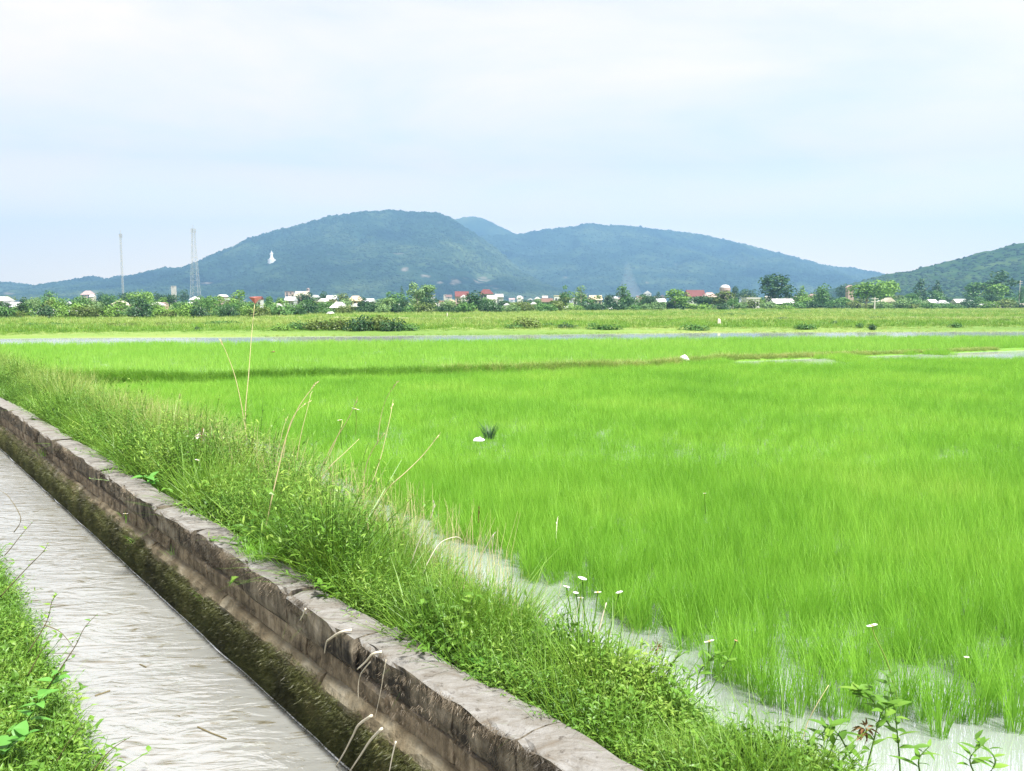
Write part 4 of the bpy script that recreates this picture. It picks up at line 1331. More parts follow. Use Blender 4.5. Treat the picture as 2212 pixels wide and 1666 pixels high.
# ------------------------------------------------------------------ houses
def house(xd, ytop, wd, dist, wall_c, roof_c, style, label, group='houses of the village', depth=None, roof_h=0.4, rz=0.0, name='house', cat='house'):
    top = AT(xd, ytop + 1.5, dist); H = top.z; W = wd * 0.8 * dist / FPX; D = depth or max(4.0, W * 0.7)
    Rl = random.Random(int(xd * 11 + ytop))
    r = empty(name, (top.x, dist, 0), label, cat, group, rz)
    rh = min(roof_h * H, W * 0.35) if style != 'flat' else 0.25
    wh = H - rh
    w2, d2 = W / 2, D / 2
    MB().box(-w2 * 0.94, w2 * 0.94, -d2, d2, -0.2, wh).build('wall', M['h_' + wall_c], r)
    b = MB()
    if style == 'side':      # ridge across the view: the slope faces the viewer
        t = 0.12
        b.add([(-w2, -d2 - .4, wh - .1), (w2, -d2 - .4, wh - .1), (w2, d2 + .4, wh - .1), (-w2, d2 + .4, wh - .1), (-w2, 0, H), (w2, 0, H)],
              [(0, 1, 5, 4), (2, 3, 4, 5), (0, 4, 3), (1, 2, 5), (3, 2, 1, 0)])
    elif style == 'gable':   # gable end towards the viewer
        b.add([(-w2 - .1, -d2 - .3, wh - .1), (w2 + .1, -d2 - .3, wh - .1), (w2 + .1, d2 + .3, wh - .1), (-w2 - .1, d2 + .3, wh - .1), (0, -d2 - .3, H), (0, d2 + .3, H)],
              [(0, 4, 5, 3), (1, 2, 5, 4), (0, 1, 4), (2, 3, 5), (3, 2, 1, 0)])
    elif style == 'hip':
        q = w2 * 0.5
        b.add([(-w2 - .2, -d2 - .4, wh - .1), (w2 + .2, -d2 - .4, wh - .1), (w2 + .2, d2 + .4, wh - .1), (-w2 - .2, d2 + .4, wh - .1), (-q, 0, H), (q, 0, H)],
              [(0, 1, 5, 4), (2, 3, 4, 5), (0, 4, 3), (1, 2, 5), (3, 2, 1, 0)])
    else:
        b.box(-w2, w2, -d2 - .2, d2 + .2, wh, H)
    b.build('roof', M['h_' + roof_c], r)
    nw = max(1, min(4, int(wd / 9)))
    for k in range(nw):
        x = (k + 0.5) / nw * W * 0.86 - W * 0.43
        ww = min(1.3, W / nw * 0.45)
        if k == nw // 2 and wh > 1.8:
            MB().box(x - ww * 0.45, x + ww * 0.45, -d2 - 0.03, -d2 + 0.02, 0, min(2.0, wh * 0.85)).build('door', M['opening'], r)
        else:
            MB().box(x - ww * 0.5, x + ww * 0.5, -d2 - 0.03, -d2 + 0.02, wh * 0.4, wh * 0.78).build('window', M['opening'], r)
    if wh > 4.6:
        for k in range(nw):
            x = (k + 0.5) / nw * W * 0.86 - W * 0.43
            MB().box(x - 0.5, x + 0.5, -d2 - 0.03, -d2 + 0.02, wh - 1.5, wh - 0.5).build('window', M['opening'], r)
    return r


ROOFN = {'white': 'white', 'silver': 'silvery', 'red': 'red', 'grey': 'grey', 'tan': 'tan', 'brick': 'rust red', 'dark': 'dark', 'cream': 'cream', 'pink': 'pink'}
STY = {'side': 'sloping', 'gable': 'gabled', 'hip': 'hipped', 'flat': 'flat'}
HOUSES = [
    (A0, 30, 692, 110, 150, 'white', 'white', 'side'), (A0, 165, 738, 185, 150, 'white', 'silver', 'side'), (A0, 420, 812, 70, 120, 'cream', 'white', 'gable'), (A0, 482, 800, 46, 122, 'white', 'white', 'gable'), (A0, 562, 808, 60, 118, 'cream', 'silver', 'gable'),
    (A0, 670, 795, 95, 121, 'brick', 'white', 'gable'), (A0, 745, 775, 52, 130, 'white', 'white', 'side'), (A0, 860, 762, 74, 135, 'white', 'white', 'gable'), (A0, 1040, 726, 135, 160, 'tan', 'cream', 'hip'), (A0, 625, 735, 80, 170, 'white', 'silver', 'side'),
    (A0, 1362, 738, 80, 150, 'cream', 'white', 'hip'), (A0, 1415, 742, 44, 155, 'tan', 'pink', 'side'), (A0, 1692, 692, 74, 190, 'white', 'white', 'hip'), (A0, 1645, 740, 58, 160, 'white', 'white', 'hip'), (A0, 1925, 674, 46, 210, 'pink', 'white', 'gable'),
    (A0, 1972, 704, 58, 180, 'white', 'silver', 'gable'), (A0, 960, 795, 60, 125, 'grey', 'silver', 'side'), (A0, 1205, 785, 50, 121, 'grey', 'silver', 'side'), (A0, 760, 640, 120, 700, 'pink', 'pink', 'hip'), (A0, 800, 676, 50, 500, 'cream', 'white', 'side'),
    (A0, 1500, 598, 46, 900, 'cream', 'cream', 'flat'), (A0, 640, 838, 120, 117, 'grey', 'silver', 'side'),
    (B0, 22, 690, 80, 170, 'white', 'red', 'side'), (B0, 212, 752, 104, 140, 'white', 'white', 'gable'), (B0, 300, 692, 110, 200, 'grey', 'silver', 'side'), (B0, 400, 645, 150, 330, 'pink', 'cream', 'side'), (B0, 515, 678, 70, 250, 'white', 'silver', 'gable'),
    (B0, 585, 708, 80, 190, 'white', 'white', 'gable'), (B0, 655, 680, 110, 230, 'cream', 'silver', 'side'), (B0, 722, 738, 155, 145, 'white', 'white', 'hip'), (B0, 865, 752, 80, 160, 'dark', 'white', 'gable'), (B0, 862, 684, 140, 230, 'tan', 'tan', 'hip'),
    (B0, 985, 708, 90, 210, 'cream', 'silver', 'side'), (B0, 1155, 775, 60, 165, 'white', 'white', 'side'), (B0, 642, 822, 34, 128, 'white', 'white', 'gable'), (B0, 1562, 750, 46, 180, 'white', 'white', 'side'), (B0, 1645, 748, 78, 175, 'white', 'silver', 'side'),
    (B0, 1778, 646, 150, 300, 'pink', 'red', 'side'), (B0, 1990, 628, 135, 300, 'grey', 'red', 'hip'), (B0, 2100, 668, 90, 290, 'grey', 'grey', 'side'), (B0, 1795, 676, 70, 240, 'white', 'white', 'gable'), (B0, 2040, 680, 110, 235, 'white', 'white', 'side'),
    (B0, 2168, 748, 50, 185, 'white', 'white', 'gable'), (B0, 1962, 762, 30, 165, 'white', 'white', 'gable'), (B0, 1600, 726, 80, 220, 'tan', 'brick', 'hip'), (B0, 1690, 718, 70, 222, 'tan', 'tan', 'gable'), (B0, 290, 646, 90, 600, 'pink', 'brick', 'flat'), (B0, 450, 618, 24, 800, 'pink', 'pink', 'gable'),
    (C0, 65, 684, 40, 330, 'white', 'white', 'side'), (C0, 220, 694, 56, 260, 'white', 'white', 'gable'), (C0, 130, 746, 56, 210, 'white', 'white', 'gable'), (C0, 188, 738, 50, 212, 'white', 'white', 'gable'), (C0, 392, 680, 80, 340, 'white', 'cream', 'flat'),
    (C0, 495, 772, 120, 205, 'white', 'white', 'side'), (C0, 545, 698, 46, 235, 'white', 'white', 'gable'), (C0, 720, 680, 140, 340, 'cream', 'tan', 'side'), (C0, 832, 684, 66, 300, 'white', 'silver', 'gable'), (C0, 892, 688, 56, 290, 'white', 'silver', 'hip'),
    (C0, 1082, 698, 48, 240, 'white', 'white', 'gable'), (C0, 780, 798, 80, 198, 'white', 'white', 'side'), (C0, 862, 782, 88, 205, 'white', 'white', 'hip'), (C0, 1280, 708, 100, 215, 'grey', 'silver', 'side'), (C0, 1580, 634, 200, 330, 'white', 'red', 'side'),
    (C0, 1705, 656, 130, 280, 'white', 'pink', 'hip'), (C0, 2062, 700, 155, 225, 'white', 'white', 'flat'), (C0, 1786, 778, 58, 215, 'white', 'white', 'hip'), (C0, 1930, 766, 80, 218, 'white', 'silver', 'gable'), (C0, 1592, 766, 90, 205, 'grey', 'silver', 'gable'),
    (C0, 300, 706, 130, 300, 'brick', 'brick', 'side'), (C0, 1122, 694, 70, 290, 'brick', 'brick', 'side'), (C0, 1230, 760, 130, 210, 'dark', 'dark', 'side'), (C0, 1310, 785, 80, 208, 'dark', 'silver', 'side'), (C0, 400, 768, 50, 200, 'cream', 'grey', 'gable'), (C0, 658, 745, 40, 212, 'white', 'white', 'gable'), (C0, 1170, 640, 90, 800, 'white', 'white', 'gable'),
    (D0, 120, 710, 225, 225, 'dark', 'white', 'side'), (D0, 195, 752, 80, 215, 'white', 'white', 'gable'), (D0, 708, 592, 62, 300, 'pink', 'pink', 'gable'), (D0, 745, 742, 100, 240, 'white', 'silver', 'side'), (D0, 1030, 700, 120, 250, 'white', 'cream', 'gable'),
    (D0, 1145, 732, 58, 255, 'white', 'white', 'hip'), (D0, 1412, 716, 95, 270, 'dark', 'white', 'side'), (D0, 1505, 722, 105, 265, 'grey', 'grey', 'hip'), (D0, 1655, 712, 135, 285, 'grey', 'white', 'side'), (D0, 1742, 722, 46, 275, 'white', 'silver', 'gable'),
    (D0, 1885, 752, 185, 245, 'tan', 'grey', 'side'), (D0, 2020, 774, 110, 240, 'cream', 'cream', 'side'), (D0, 2150, 750, 140, 245, 'tan', 'cream', 'side'), (D0, 386, 668, 60, 320, 'pink', 'pink', 'gable'), (D0, 10, 690, 30, 260, 'white', 'white', 'side'),
    (D0, 990, 715, 50, 262, 'white', 'silver', 'gable'),
]
HSPECIAL = {(B0, 722): 'wide white hip roofed house before the olive tree', (B0, 1778): 'red roofed hall with pinkish wall behind the dense dark tree', (B0, 1990): 'smaller red hip roofed house right of the red roofed hall', (C0, 1580): 'long red roofed white building left of the domed building',
            (C0, 2062): 'big white flat roofed house left of the great dark tree', (D0, 120): 'broad white lean roof over a dark open shed under the great dark tree', (D0, 708): 'pink tower house between bright trees', (B0, 22): 'white house with a red sloping roof right of the tall pink tipped stalk',
            (D0, 1885): 'long low grey roofed shed under the tree with a dark raised crown', (A0, 670): 'brick walled house with a white gable below the wooded knoll', (A0, 165): 'large silvery roofed house at the far left of the village'}
for s0, cx_, cy_, w_, dist, wc, rc, st in HOUSES:
    xd = s0 + cx_ / 4; yt = 466.6 + cy_ / 4
    wcn = '' if wc == rc else ' over %s walls' % ROOFN[wc]
    size = 'tiny ' if w_ < 50 else 'long ' if w_ > 120 else ''
    lab = HSPECIAL.get((s0, cx_)) or uniq('%s%s %s roofed house%s %s' % (size, ROOFN[rc], STY[st].replace('ped', 'p').replace('sloping', 'slope').replace('gabled', 'gable'), wcn, where(xd, dist)))
    lab = ' '.join(lab.split()[:16])
    house(xd, yt, w_ / 4, dist, wc, rc, st, lab, depth=min(9, max(3.5, w_ / 4 * dist / FPX * 0.6)), rz=random.Random(cx_).uniform(-0.15, 0.15))

# faint far settlement at the foot of the hills
Rf = random.Random(77)
for i in range(34):
    xd = 930 + i * 24 + Rf.uniform(-9, 9)
    yt = 646 - Rf.uniform(3, 11)
    wc = Rf.choice(['white', 'cream', 'pink', 'white', 'tan'])
    house(xd, yt, Rf.uniform(8, 20), Rf.uniform(750, 1050), wc, Rf.choice(['cream', 'pink', 'white', 'brick']), Rf.choice(['side', 'flat', 'gable']),
          uniq('tiny hazy %s house at the hill foot %s' % (wc, where(xd, 900))), 'houses of the far settlement')

# domed building
pd = AT(C0 + 1842 / 4, 466.6 + 580 / 4, 420)
r = empty('domed_building', (pd.x, 420, 0), 'pale domed building with a reddish drum above the trees', 'building')
w = 84 / 4 * 420 / FPX / 2
MB().lathe([(w * 1.05, -0.3), (w * 1.05, pd.z - w * 1.5)], 16).build('wall', M['h_pink'], r)
MB().lathe([(w * 1.12, pd.z - w * 1.5), (w * 1.12, pd.z - w * 0.95)], 16).build('drum', M['h_pink'], r)
MB().lathe([(w * math.cos(a), pd.z - w * 0.95 + w * 0.62 * math.sin(a)) for a in np.linspace(0, 1.5, 7)], 16).build('dome', M['h_white'], r, True)

# statue on the hill
hit = HILL_BVH['hill']
V_, F_ = None, None


def hill_hit(Vg, xd, yd):
    idx = np.arange(Vg.shape[0] * Vg.shape[1]).reshape(Vg.shape[:2])
    Fq = np.stack([idx[:-1, :-1], idx[1:, :-1], idx[1:, 1:], idx[:-1, 1:]], -1).reshape(-1, 4)
    bv = BVHTree.FromPolygons([tuple(q) for q in Vg.reshape(-1, 3)], [tuple(int(i) for i in q) for q in Fq])
    o_, nn, ii, dd = bv.ray_cast(Vector((0, 0, CAM_H)), ray(xd, yd).normalized())
    return o_


hp = hill_hit(VA, 589, 565)
sc_ = 0.78 * hp.y / FPX
hp = hp + Vector((0, -6, 3.0))
st = empty('statue', hp, 'white robed standing statue on a pedestal on the hillside', 'statue')
M['marble'] = plain('white_marble', (0.6, 0.6, 0.6), 0.6, 0.04)
MB().lathe([(11 * sc_, -12), (11 * sc_, 1.2 * sc_), (7 * sc_, 1.3 * sc_), (6.2 * sc_, 4 * sc_)], 14).build('pedestal', M['marble'], st)
b = MB()
b.lathe([(5.2 * sc_, 4.02 * sc_), (4.6 * sc_, 7 * sc_), (3.8 * sc_, 12 * sc_), (3.4 * sc_, 15 * sc_), (3.6 * sc_, 17.5 * sc_), (2.6 * sc_, 19.2 * sc_), (1.0 * sc_, 19.8 * sc_), (1.0 * sc_, 20.2 * sc_), (1.6 * sc_, 21.2 * sc_), (1.65 * sc_, 22.4 * sc_), (1.2 * sc_, 23.6 * sc_), (0.3 * sc_, 24.4 * sc_)], 12)
for s in (-1, 1):
    b.tube([(s * 3.2 * sc_, 0, 17.6 * sc_), (s * 4.0 * sc_, -1.2 * sc_, 13.5 * sc_), (s * 0.8 * sc_, -3.8 * sc_, 13.8 * sc_)], [1.0 * sc_, 0.9 * sc_, 0.5 * sc_], 6)
b.build('figure', M['marble'], st, True)

# lattice tower and mast
def lattice(xd, ytop, dist, wb, wt, label, name, n, legs=4, rl=0.16, rb=0.09):
    top = AT(xd, ytop, dist); H = top.z
    r = empty(name, (top.x, dist, 0), label, name.replace('_', ' '))
    ang = [math.pi / legs + 2 * math.pi * k / legs for k in range(legs)]

    def pt(k, t):
        w = wb + (wt - wb) * min(1, t * 1.05) ** 0.75
        return Vector((w * 0.7 * math.cos(ang[k % legs]), w * 0.7 * math.sin(ang[k % legs]), t * H))
    for k in range(legs):
        MB().tube([pt(k, t) for t in np.linspace(0, 1, 8)], rl, 4).build('leg', M['steel'], r)
    b = MB()
    ts = [1 - (1 - i / n) ** 1.15 for i in range(n + 1)]
    for i in range(n):
        for k in range(legs):
            b.tube([pt(k, ts[i]), pt(k + 1, ts[i + 1])], rb, 3); b.tube([pt(k + 1, ts[i]), pt(k, ts[i + 1])], rb, 3); b.tube([pt(k, ts[i + 1]), pt(k + 1, ts[i + 1])], rb, 3)
    b.build('bracing', M['steel'], r)
    for k in range(3):
        a = k * 2.1
        MB().box(-0.15, 0.15, -0.1, 0.1, H - 2.0, H - 0.1).build('antenna', M['steel'], r).location = (1.0 * wt * math.cos(a), 1.0 * wt * math.sin(a), 0)
    MB().tube([(0, 0, H - 1), (0, 0, H + 2.0)], 0.09, 4).build('lightning_rod', M['steel'], r)
    return r


lattice(417, 494, 450, 4.9, 1.3, 'tall tapering four legged lattice tower above the village trees', 'lattice_tower', 14, 4, 0.085, 0.036)
lattice(260, 505, 450, 0.8, 0.7, 'thin straight guyed radio mast left of the lattice tower', 'radio_mast', 26, 3, 0.07, 0.03)


def pole(xd, ytop, dist, label, arms=True):
    top = AT(xd, ytop, dist); H = top.z
    r = empty('utility_pole', (top.x, dist, 0), label, 'pole', 'utility poles')
    MB().tube([(0, 0, -0.3), (0, 0, H)], [0.17, 0.11], 7).build('post', M['concrete'], r)
    if arms:
        for q in (0.35, 1.0):
            MB().box(-0.8, 0.8, -0.05, 0.05, H - q - 0.06, H - q + 0.06).build('crossarm', M['concrete'], r)
    return r


pole(1890, 642, 190, 'concrete utility pole standing at the field edge by a dark bush')
pole(2204, 606, 300, 'utility pole near the right edge before the green hill')
pole(810, 652, 200, 'slim utility pole left of the tallest pale tree', False)
for xd, yt, by, lab in [(862, 656, 679, 'white field post left of the tallest pale tree'), (892, 661, 677, 'white field post in front of the tallest pale tree'), (949, 654, 676, 'white field post right of the tallest pale tree'), (966, 676, 689, 'short grey marker post in the meadow'),
                        (995, 660, 676, 'white field post left of the dense dark tree'), (433, 662, 684, 'white field post under the lattice tower'), (516, 664, 686, 'thin pale post left of the white house with a red sloping roof')]:
    d = G(xd, by).y; t = AT(xd, yt, d)
    tag(MB().tube([(0, 0, -0.2), (0, 0, t.z)], [0.10, 0.08], 6).build('field_post', M['concrete']), lab, 'post', 'posts along the field edge').location = (t.x, d, 0)

# smoke rising before the far ridge
def smoke_mat():
    m, N, L = new_mat('smoke_volume')
    out = N.new('ShaderNodeOutputMaterial')
    p = N.new('ShaderNodeVolumePrincipled')
    p.inputs['Color'].default_value = (0.93, 0.95, 1, 1)
    p.inputs['Density'].default_value = 0.0065
    L.new(p.outputs[0], out.inputs['Volume'])
    return m


b = MB()
p0 = AT(1362, 650, 1150); k_ = 1150 / FPX
prof = [(34 * k_, 0), (30 * k_, 10 * k_), (22 * k_, 25 * k_), (15 * k_, 45 * k_), (10 * k_, 62 * k_), (8 * k_, 76 * k_), (3 * k_, 86 * k_)]
b.lathe(prof, 14)
for i in range(len(b.v)):
    x, y, z = b.v[i]
    n_ = 1 + 0.5 * (float(fbm(x * 0.05 + 3, z * 0.05, 44)) - 0.5)
    b.v[i] = (p0.x + x * n_ - 0.10 * z, 1150 + y * n_, z + 0.5)
b.f.insert(0, tuple(range(14))[::-1])
tag(b.build('smoke', smoke_mat(), None, True), 'faint white smoke drifting up before the far ridge', 'smoke', None, 'stuff')

# ------------------------------------------------------------------ stalks, flowers, weeds and litter
def curve_pts(pts, n=4):
    """smooth line through points"""
    P = [Vector(p) for p in pts]; out = []
    for i in range(len(P) - 1):
        a = P[max(i - 1, 0)]; b = P[i]; c = P[i + 1]; d = P[min(i + 2, len(P) - 1)]
        for k in range(n):
            t = k / n
            out.append(0.5 * ((2 * b) + (c - a) * t + (2 * a - 5 * b + 4 * c - d) * t * t + (3 * b - a - 3 * c + d) * t ** 3))
    out.append(P[-1])
    return out


def stalk(px, dist, r0, mat, label, head=None, name='dry_stalk', cat='stalk', group='dry stalks on the bank', sway=0.25, base_z=None, headmat=None):
    """stem through picture points, at the given distance, leaning a little in depth"""
    R = random.Random(int(px[0][0] * 3 + px[0][1])); s = R.uniform(-sway, sway)
    P = []
    for i, (a, b) in enumerate(px):
        t = i / (len(px) - 1)
        P.append(AT(a, b, dist + s * t * t))
    base = P[0].copy()
    r0 *= 0.95
    r = empty(name, base, label, cat, group)
    Q = [p - base for p in curve_pts(P)]
    n = len(Q)
    MB().tube(Q, [r0 * (1 - 0.6 * i / (n - 1)) for i in range(n)], 5).build('stem', mat, r, True)
    if head:
        b = MB(); tip = Q[-1]; d = (Q[-1] - Q[-3]).normalized()
        for k in range(head):
            a = R.uniform(0, 6.28); t = k / head
            q = tip - d * 0.11 * t
            dd = d + Vector((math.cos(a), math.sin(a), 0)) * 0.45
            b.add(*leaf(q, dd, (math.cos(a + 1), math.sin(a + 1), 0.3), 0.035, 0.010, 0.1))
        b.build('seed_head', headmat or mat, r)
    return r


S = [
    ([(532, 958), (524, 890), (508, 815), (490, 765), (476, 735)], 11.0, 0.007, 'dry', 9, 'tall dry stalk leaning left of the pink tipped one'),
    ([(567, 1193), (578, 1120), (600, 1020), (618, 945), (645, 880), (683, 828)], 6.9, 0.0075, 'dry', 5, 'long pale stalk rising from the wall top and bending right'),
    ([(687, 1043), (700, 1000), (722, 955), (752, 905), (772, 862)], 8.6, 0.007, 'dry', 4, 'straight dry stalk crossing the strip of paddy water'),
    ([(690, 1040), (715, 1006), (745, 978), (776, 948)], 8.6, 0.006, 'dry', 0, 'short dry stalk forking right over the strip of paddy water'),
    ([(805, 1113), (837, 1057), (877, 1020), (915, 982), (948, 940)], 7.6, 0.007, 'dry', 5, 'long dry stalk slanting right across the rice'),
    ([(785, 1110), (786, 1050), (790, 1010), (806, 970), (832, 935)], 7.6, 0.006, 'dry', 3, 'upright tan stalk left of the long slanting one'),
    ([(770, 1100), (800, 1050), (822, 990), (842, 905), (848, 870)], 7.9, 0.005, 'dry', 3, 'thin pale stalk curving up behind the slanting ones'),
    ([(866, 1275), (888, 1215), (905, 1171), (931, 1118), (938, 1088)], 6.1, 0.006, 'dry_white', 3, 'bleached stalk bending right above the lush bank lip'),
    ([(897, 1292), (914, 1240), (930, 1204), (952, 1172), (985, 1160), (1000, 1168)], 5.9, 0.005, 'dry_white', 0, 'bleached stalk hooked over at its tip'),
    ([(985, 1290), (1020, 1235), (1048, 1185), (1066, 1154)], 6.2, 0.006, 'dry_white', 3, 'pale slanting stalk on the lip of the bank'),
    ([(1066, 1154), (1063, 1190), (1064, 1230)], 6.2, 0.003, 'dry_white', 0, 'broken straw hanging from the pale slanting stalk'),
    ([(815, 960), (822, 905), (835, 860), (858, 826)], 8.4, 0.004, 'dry', 8, 'thin stalk with a brown seed head over the rice'),
    ([(590, 1010), (604, 960), (612, 925), (622, 900)], 9.2, 0.005, 'dry', 4, 'short dry stalk at the head of the water strip'),
    ([(640, 1000), (650, 940), (665, 880), (672, 850)], 8.9, 0.0045, 'dry', 5, 'feathery dry stalk beside the long pale one'),
    ([(610, 1000), (622, 930), (640, 890), (668, 868)], 8.6, 0.004, 'dry', 5, 'slim dry stalk bowing behind the long pale one'),
    ([(700, 1010), (722, 960), (738, 920), (740, 908)], 8.8, 0.004, 'dry', 0, 'thin stalk under the small white flower over the rice'),
    ([(1200, 1190), (1202, 1150), (1204, 1120)], 8.0, 0.006, 'dry_white', 4, 'lone pinkish seed stalk standing in the rice'),
    ([(1034, 1130), (1034, 1110), (1035, 1095)], 8.6, 0.008, 'dead', 6, 'brown seed head poking up from the rice'),
    ([(1290, 1385), (1298, 1345), (1310, 1302)], 5.6, 0.010, 'dry_white', 0, 'thick pale stick slanting among the white daisies'),
    ([(430, 1010), (434, 960), (437, 925)], 9.6, 0.006, 'dead', 9, 'brown spiky seed stalk at the crest of the bank'),
    ([(380, 915), (386, 880), (388, 852)], 12.0, 0.006, 'dry', 5, 'dry stalk on the crest of the far bank'),
    ([(1180, 1560), (1250, 1480), (1380, 1450), (1440, 1420)], 4.6, 0.004, 'dry_white', 0, 'straw leaning out of the leafy weeds towards the water'),
    ([(1720, 1660), (1745, 1560), (1790, 1480)], 4.4, 0.004, 'dry', 0, 'straw rising from the lower lip of the bank'),
]
for px, d, rr, mt, hd, lab in S:
    stalk(px, d, rr, M[mt], lab, hd)
# the tall stalk with a pink wedge at its tip
r = stalk([(532, 955), (530, 890), (537, 810), (543, 730), (550, 658)], 11.0, 0.008, M['dry'], 'tallest dry stalk carrying a pink wedge shaped tip', 0)
tp = AT(551, 657, 11.0) - Vector(r.location); k_ = 11 / FPX
b = MB(); b.add([tp, tp + Vector((-13 * k_, -0.01, 15 * k_)), tp + Vector((0, -0.03, 14 * k_)), tp + Vector((14 * k_, 0.01, 16 * k_)), tp + Vector((0, 0.04, 15 * k_))], [(0, 1, 2), (0, 2, 3), (0, 3, 4), (0, 4, 1), (1, 4, 3, 2)])
b.build('pink_tip', M['petal_pink'], r)

# fine upright straw all along the bank (nobody could count it)
b = MB(); R = random.Random(15)
for _ in range(900):
    y = 4.8 * (14 / 4.8) ** (R.random() ** 0.7); u = R.uniform(0.35, 1.0)
    x = float(wall_x(y)) + 0.44 + (float(paddy_x(y)) - float(wall_x(y)) - 0.44) * u
    h = R.uniform(0.35, 0.85) * (1 if y > 6.5 else 0.6); a = R.uniform(0, 6.28); ln = R.uniform(0.02, 0.3)
    z = float(bank_z(u))
    b.tube([(x, y, z), (x + math.cos(a) * ln * h * 0.4, y + math.sin(a) * ln * h * 0.4, z + h * 0.6), (x + math.cos(a) * ln * h, y + math.sin(a) * ln * h, z + h)], [0.0019, 0.0015, 0.0007], 3)
tag(b.build('straw', M['dry']), 'thin upright straws standing all over the bank', 'straw', None, 'stuff')


# white daisies
def daisy(px, dist, label, radius=0.018, stem_r=0.0025, pink=False, group='white daisies at the paddy edge', drop=0.0):
    P = [AT(a, b_, dist) for a, b_ in px]
    base = P[0].copy()
    r = empty('daisy', base, label, 'flower', group)
    Q = [p - base for p in curve_pts(P)]
    MB().tube(Q, [stem_r] * len(Q), 4).build('stem', M['weed'], r)
    tip = Q[-1]; R = random.Random(int(px[-1][0]))
    b = MB(); npet = 11; tx, ty = R.uniform(-.35, .35), R.uniform(-.5, .1)
    for k in range(npet):
        a = 6.283 * k / npet + R.uniform(-.1, .1)
        d = Vector((math.cos(a), math.sin(a), 0.12 - drop + tx * math.cos(a) + ty * math.sin(a))); s = Vector((-math.sin(a), math.cos(a), 0))
        L_ = radius * R.uniform(0.85, 1.1); w = radius * 0.27
        b.add([tip + d * L_ * 0.15 - s * w * .4, tip + d * L_ * 0.15 + s * w * .4, tip + d * L_ * 0.75 + s * w, tip + d * L_, tip + d * L_ * 0.75 - s * w], [(0, 1, 2, 3, 4)])
    b.build('petals', M['petal_pink' if pink else 'petal'], r)
    c = MB(); c.lathe([(radius * 0.3, tip.z - 0.002), (radius * 0.26, tip.z + radius * 0.14), (radius * 0.1, tip.z + radius * 0.22)], 8, tip.x, tip.y)
    c.build('eye', M['eye'], r)
    return r


DA = [([(1240, 1400), (1234, 1330), (1224, 1268)], 5.7, 0.030, 'white daisy at the left end of the daisy group'), ([(1246, 1400), (1250, 1330), (1244, 1281)], 5.75, 0.028, 'white daisy second from left of the daisy group'),
      ([(1248, 1405), (1250, 1340), (1254, 1292)], 5.7, 0.030, 'lowest white daisy of the daisy group'), ([(1275, 1400), (1286, 1330), (1291, 1280)], 5.8, 0.034, 'flat white daisy right of the thin seed stem'),
      ([(1310, 1400), (1325, 1330), (1338, 1280)], 5.8, 0.033, 'white daisy at the right end of the daisy group'), ([(1262, 1400), (1262, 1320), (1258, 1250)], 5.75, 0.04, 'topmost white daisy of the daisy group'),
      ([(1522, 1470), (1530, 1430), (1532, 1386)], 5.1, 0.046, 'large white daisy alone against the rice'), ([(1560, 1450), (1580, 1410), (1590, 1384)], 5.1, 0.014, 'tiny pinkish flower right of the large white daisy'),
      ([(1950, 1560), (1920, 1440), (1890, 1375), (1884, 1352)], 4.7, 0.042, 'white daisy on a tall leaning stem by the leafy weed'), ([(738, 970), (736, 930), (734, 908)], 8.8, 0.034, 'small white flower over the strip of paddy water'),
      ([(768, 940), (770, 905), (768, 884)], 8.8, 0.05, 'ragged white flower head over the rice'), ([(428, 1020), (428, 1005), (426, 994)], 8.6, 0.03, 'small white flower in the bank grass'),
      ([(272, 1130), (272, 1118), (271, 1110)], 7.9, 0.03, 'single white flower growing from the wall face'), ([(2095, 1470), (2090, 1440), (2088, 1420)], 5.2, 0.022, 'little white flower in the rice near the right edge'),
      ([(1524, 1110), (1523, 1085), (1522, 1066)], 8.2, 0.02, 'speck of white flower in the middle of the rice'), ([(650, 1250), (650, 1240), (651, 1232)], 6.2, 0.03, 'cream flower against the back of the wall')]
for px, d, rad, lab in DA:
    daisy(px, d, lab, rad * 0.8, 0.0042, 'pinkish' in lab)


# leafy weeds: stem plus leaves, each leaf a part
def leaf_mesh(name, L, W, droop, lobed=False):
    V = []; F = []
    prof = [(0, 0.04), (0.12, 0.55), (0.3, 1.0), (0.5, 0.92), (0.7, 0.66), (0.88, 0.3), (1.0, 0.0)]
    for i, (t, w) in enumerate(prof):
        z = -droop * L * t * t + 0.0
        if lobed and i in (2, 4): w *= 1.25
        if lobed and i in (3,): w *= 0.7
        V += [(L * t, -W * 0.5 * w, z + W * 0.13 * w), (L * t, 0, z), (L * t, W * 0.5 * w, z + W * 0.13 * w)]
    for i in range(len(prof) - 1):
        a = 3 * i
        F += [(a, a + 1, a + 4, a + 3), (a + 1, a + 2, a + 5, a + 4)]
    me = mesh_of(name, V, F, True)
    return me


LEAFM = {k: leaf_mesh('leaf', *a) for k, a in {'lance': (0.13, 0.036, 0.25), 'broad': (0.16, 0.085, 0.3), 'lobed': (0.2, 0.13, 0.3), 'small': (0.075, 0.03, 0.2)}.items()}
for k, me in LEAFM.items():
    me.materials.append(M['broad' if k in ('broad', 'lobed') else 'weed'])


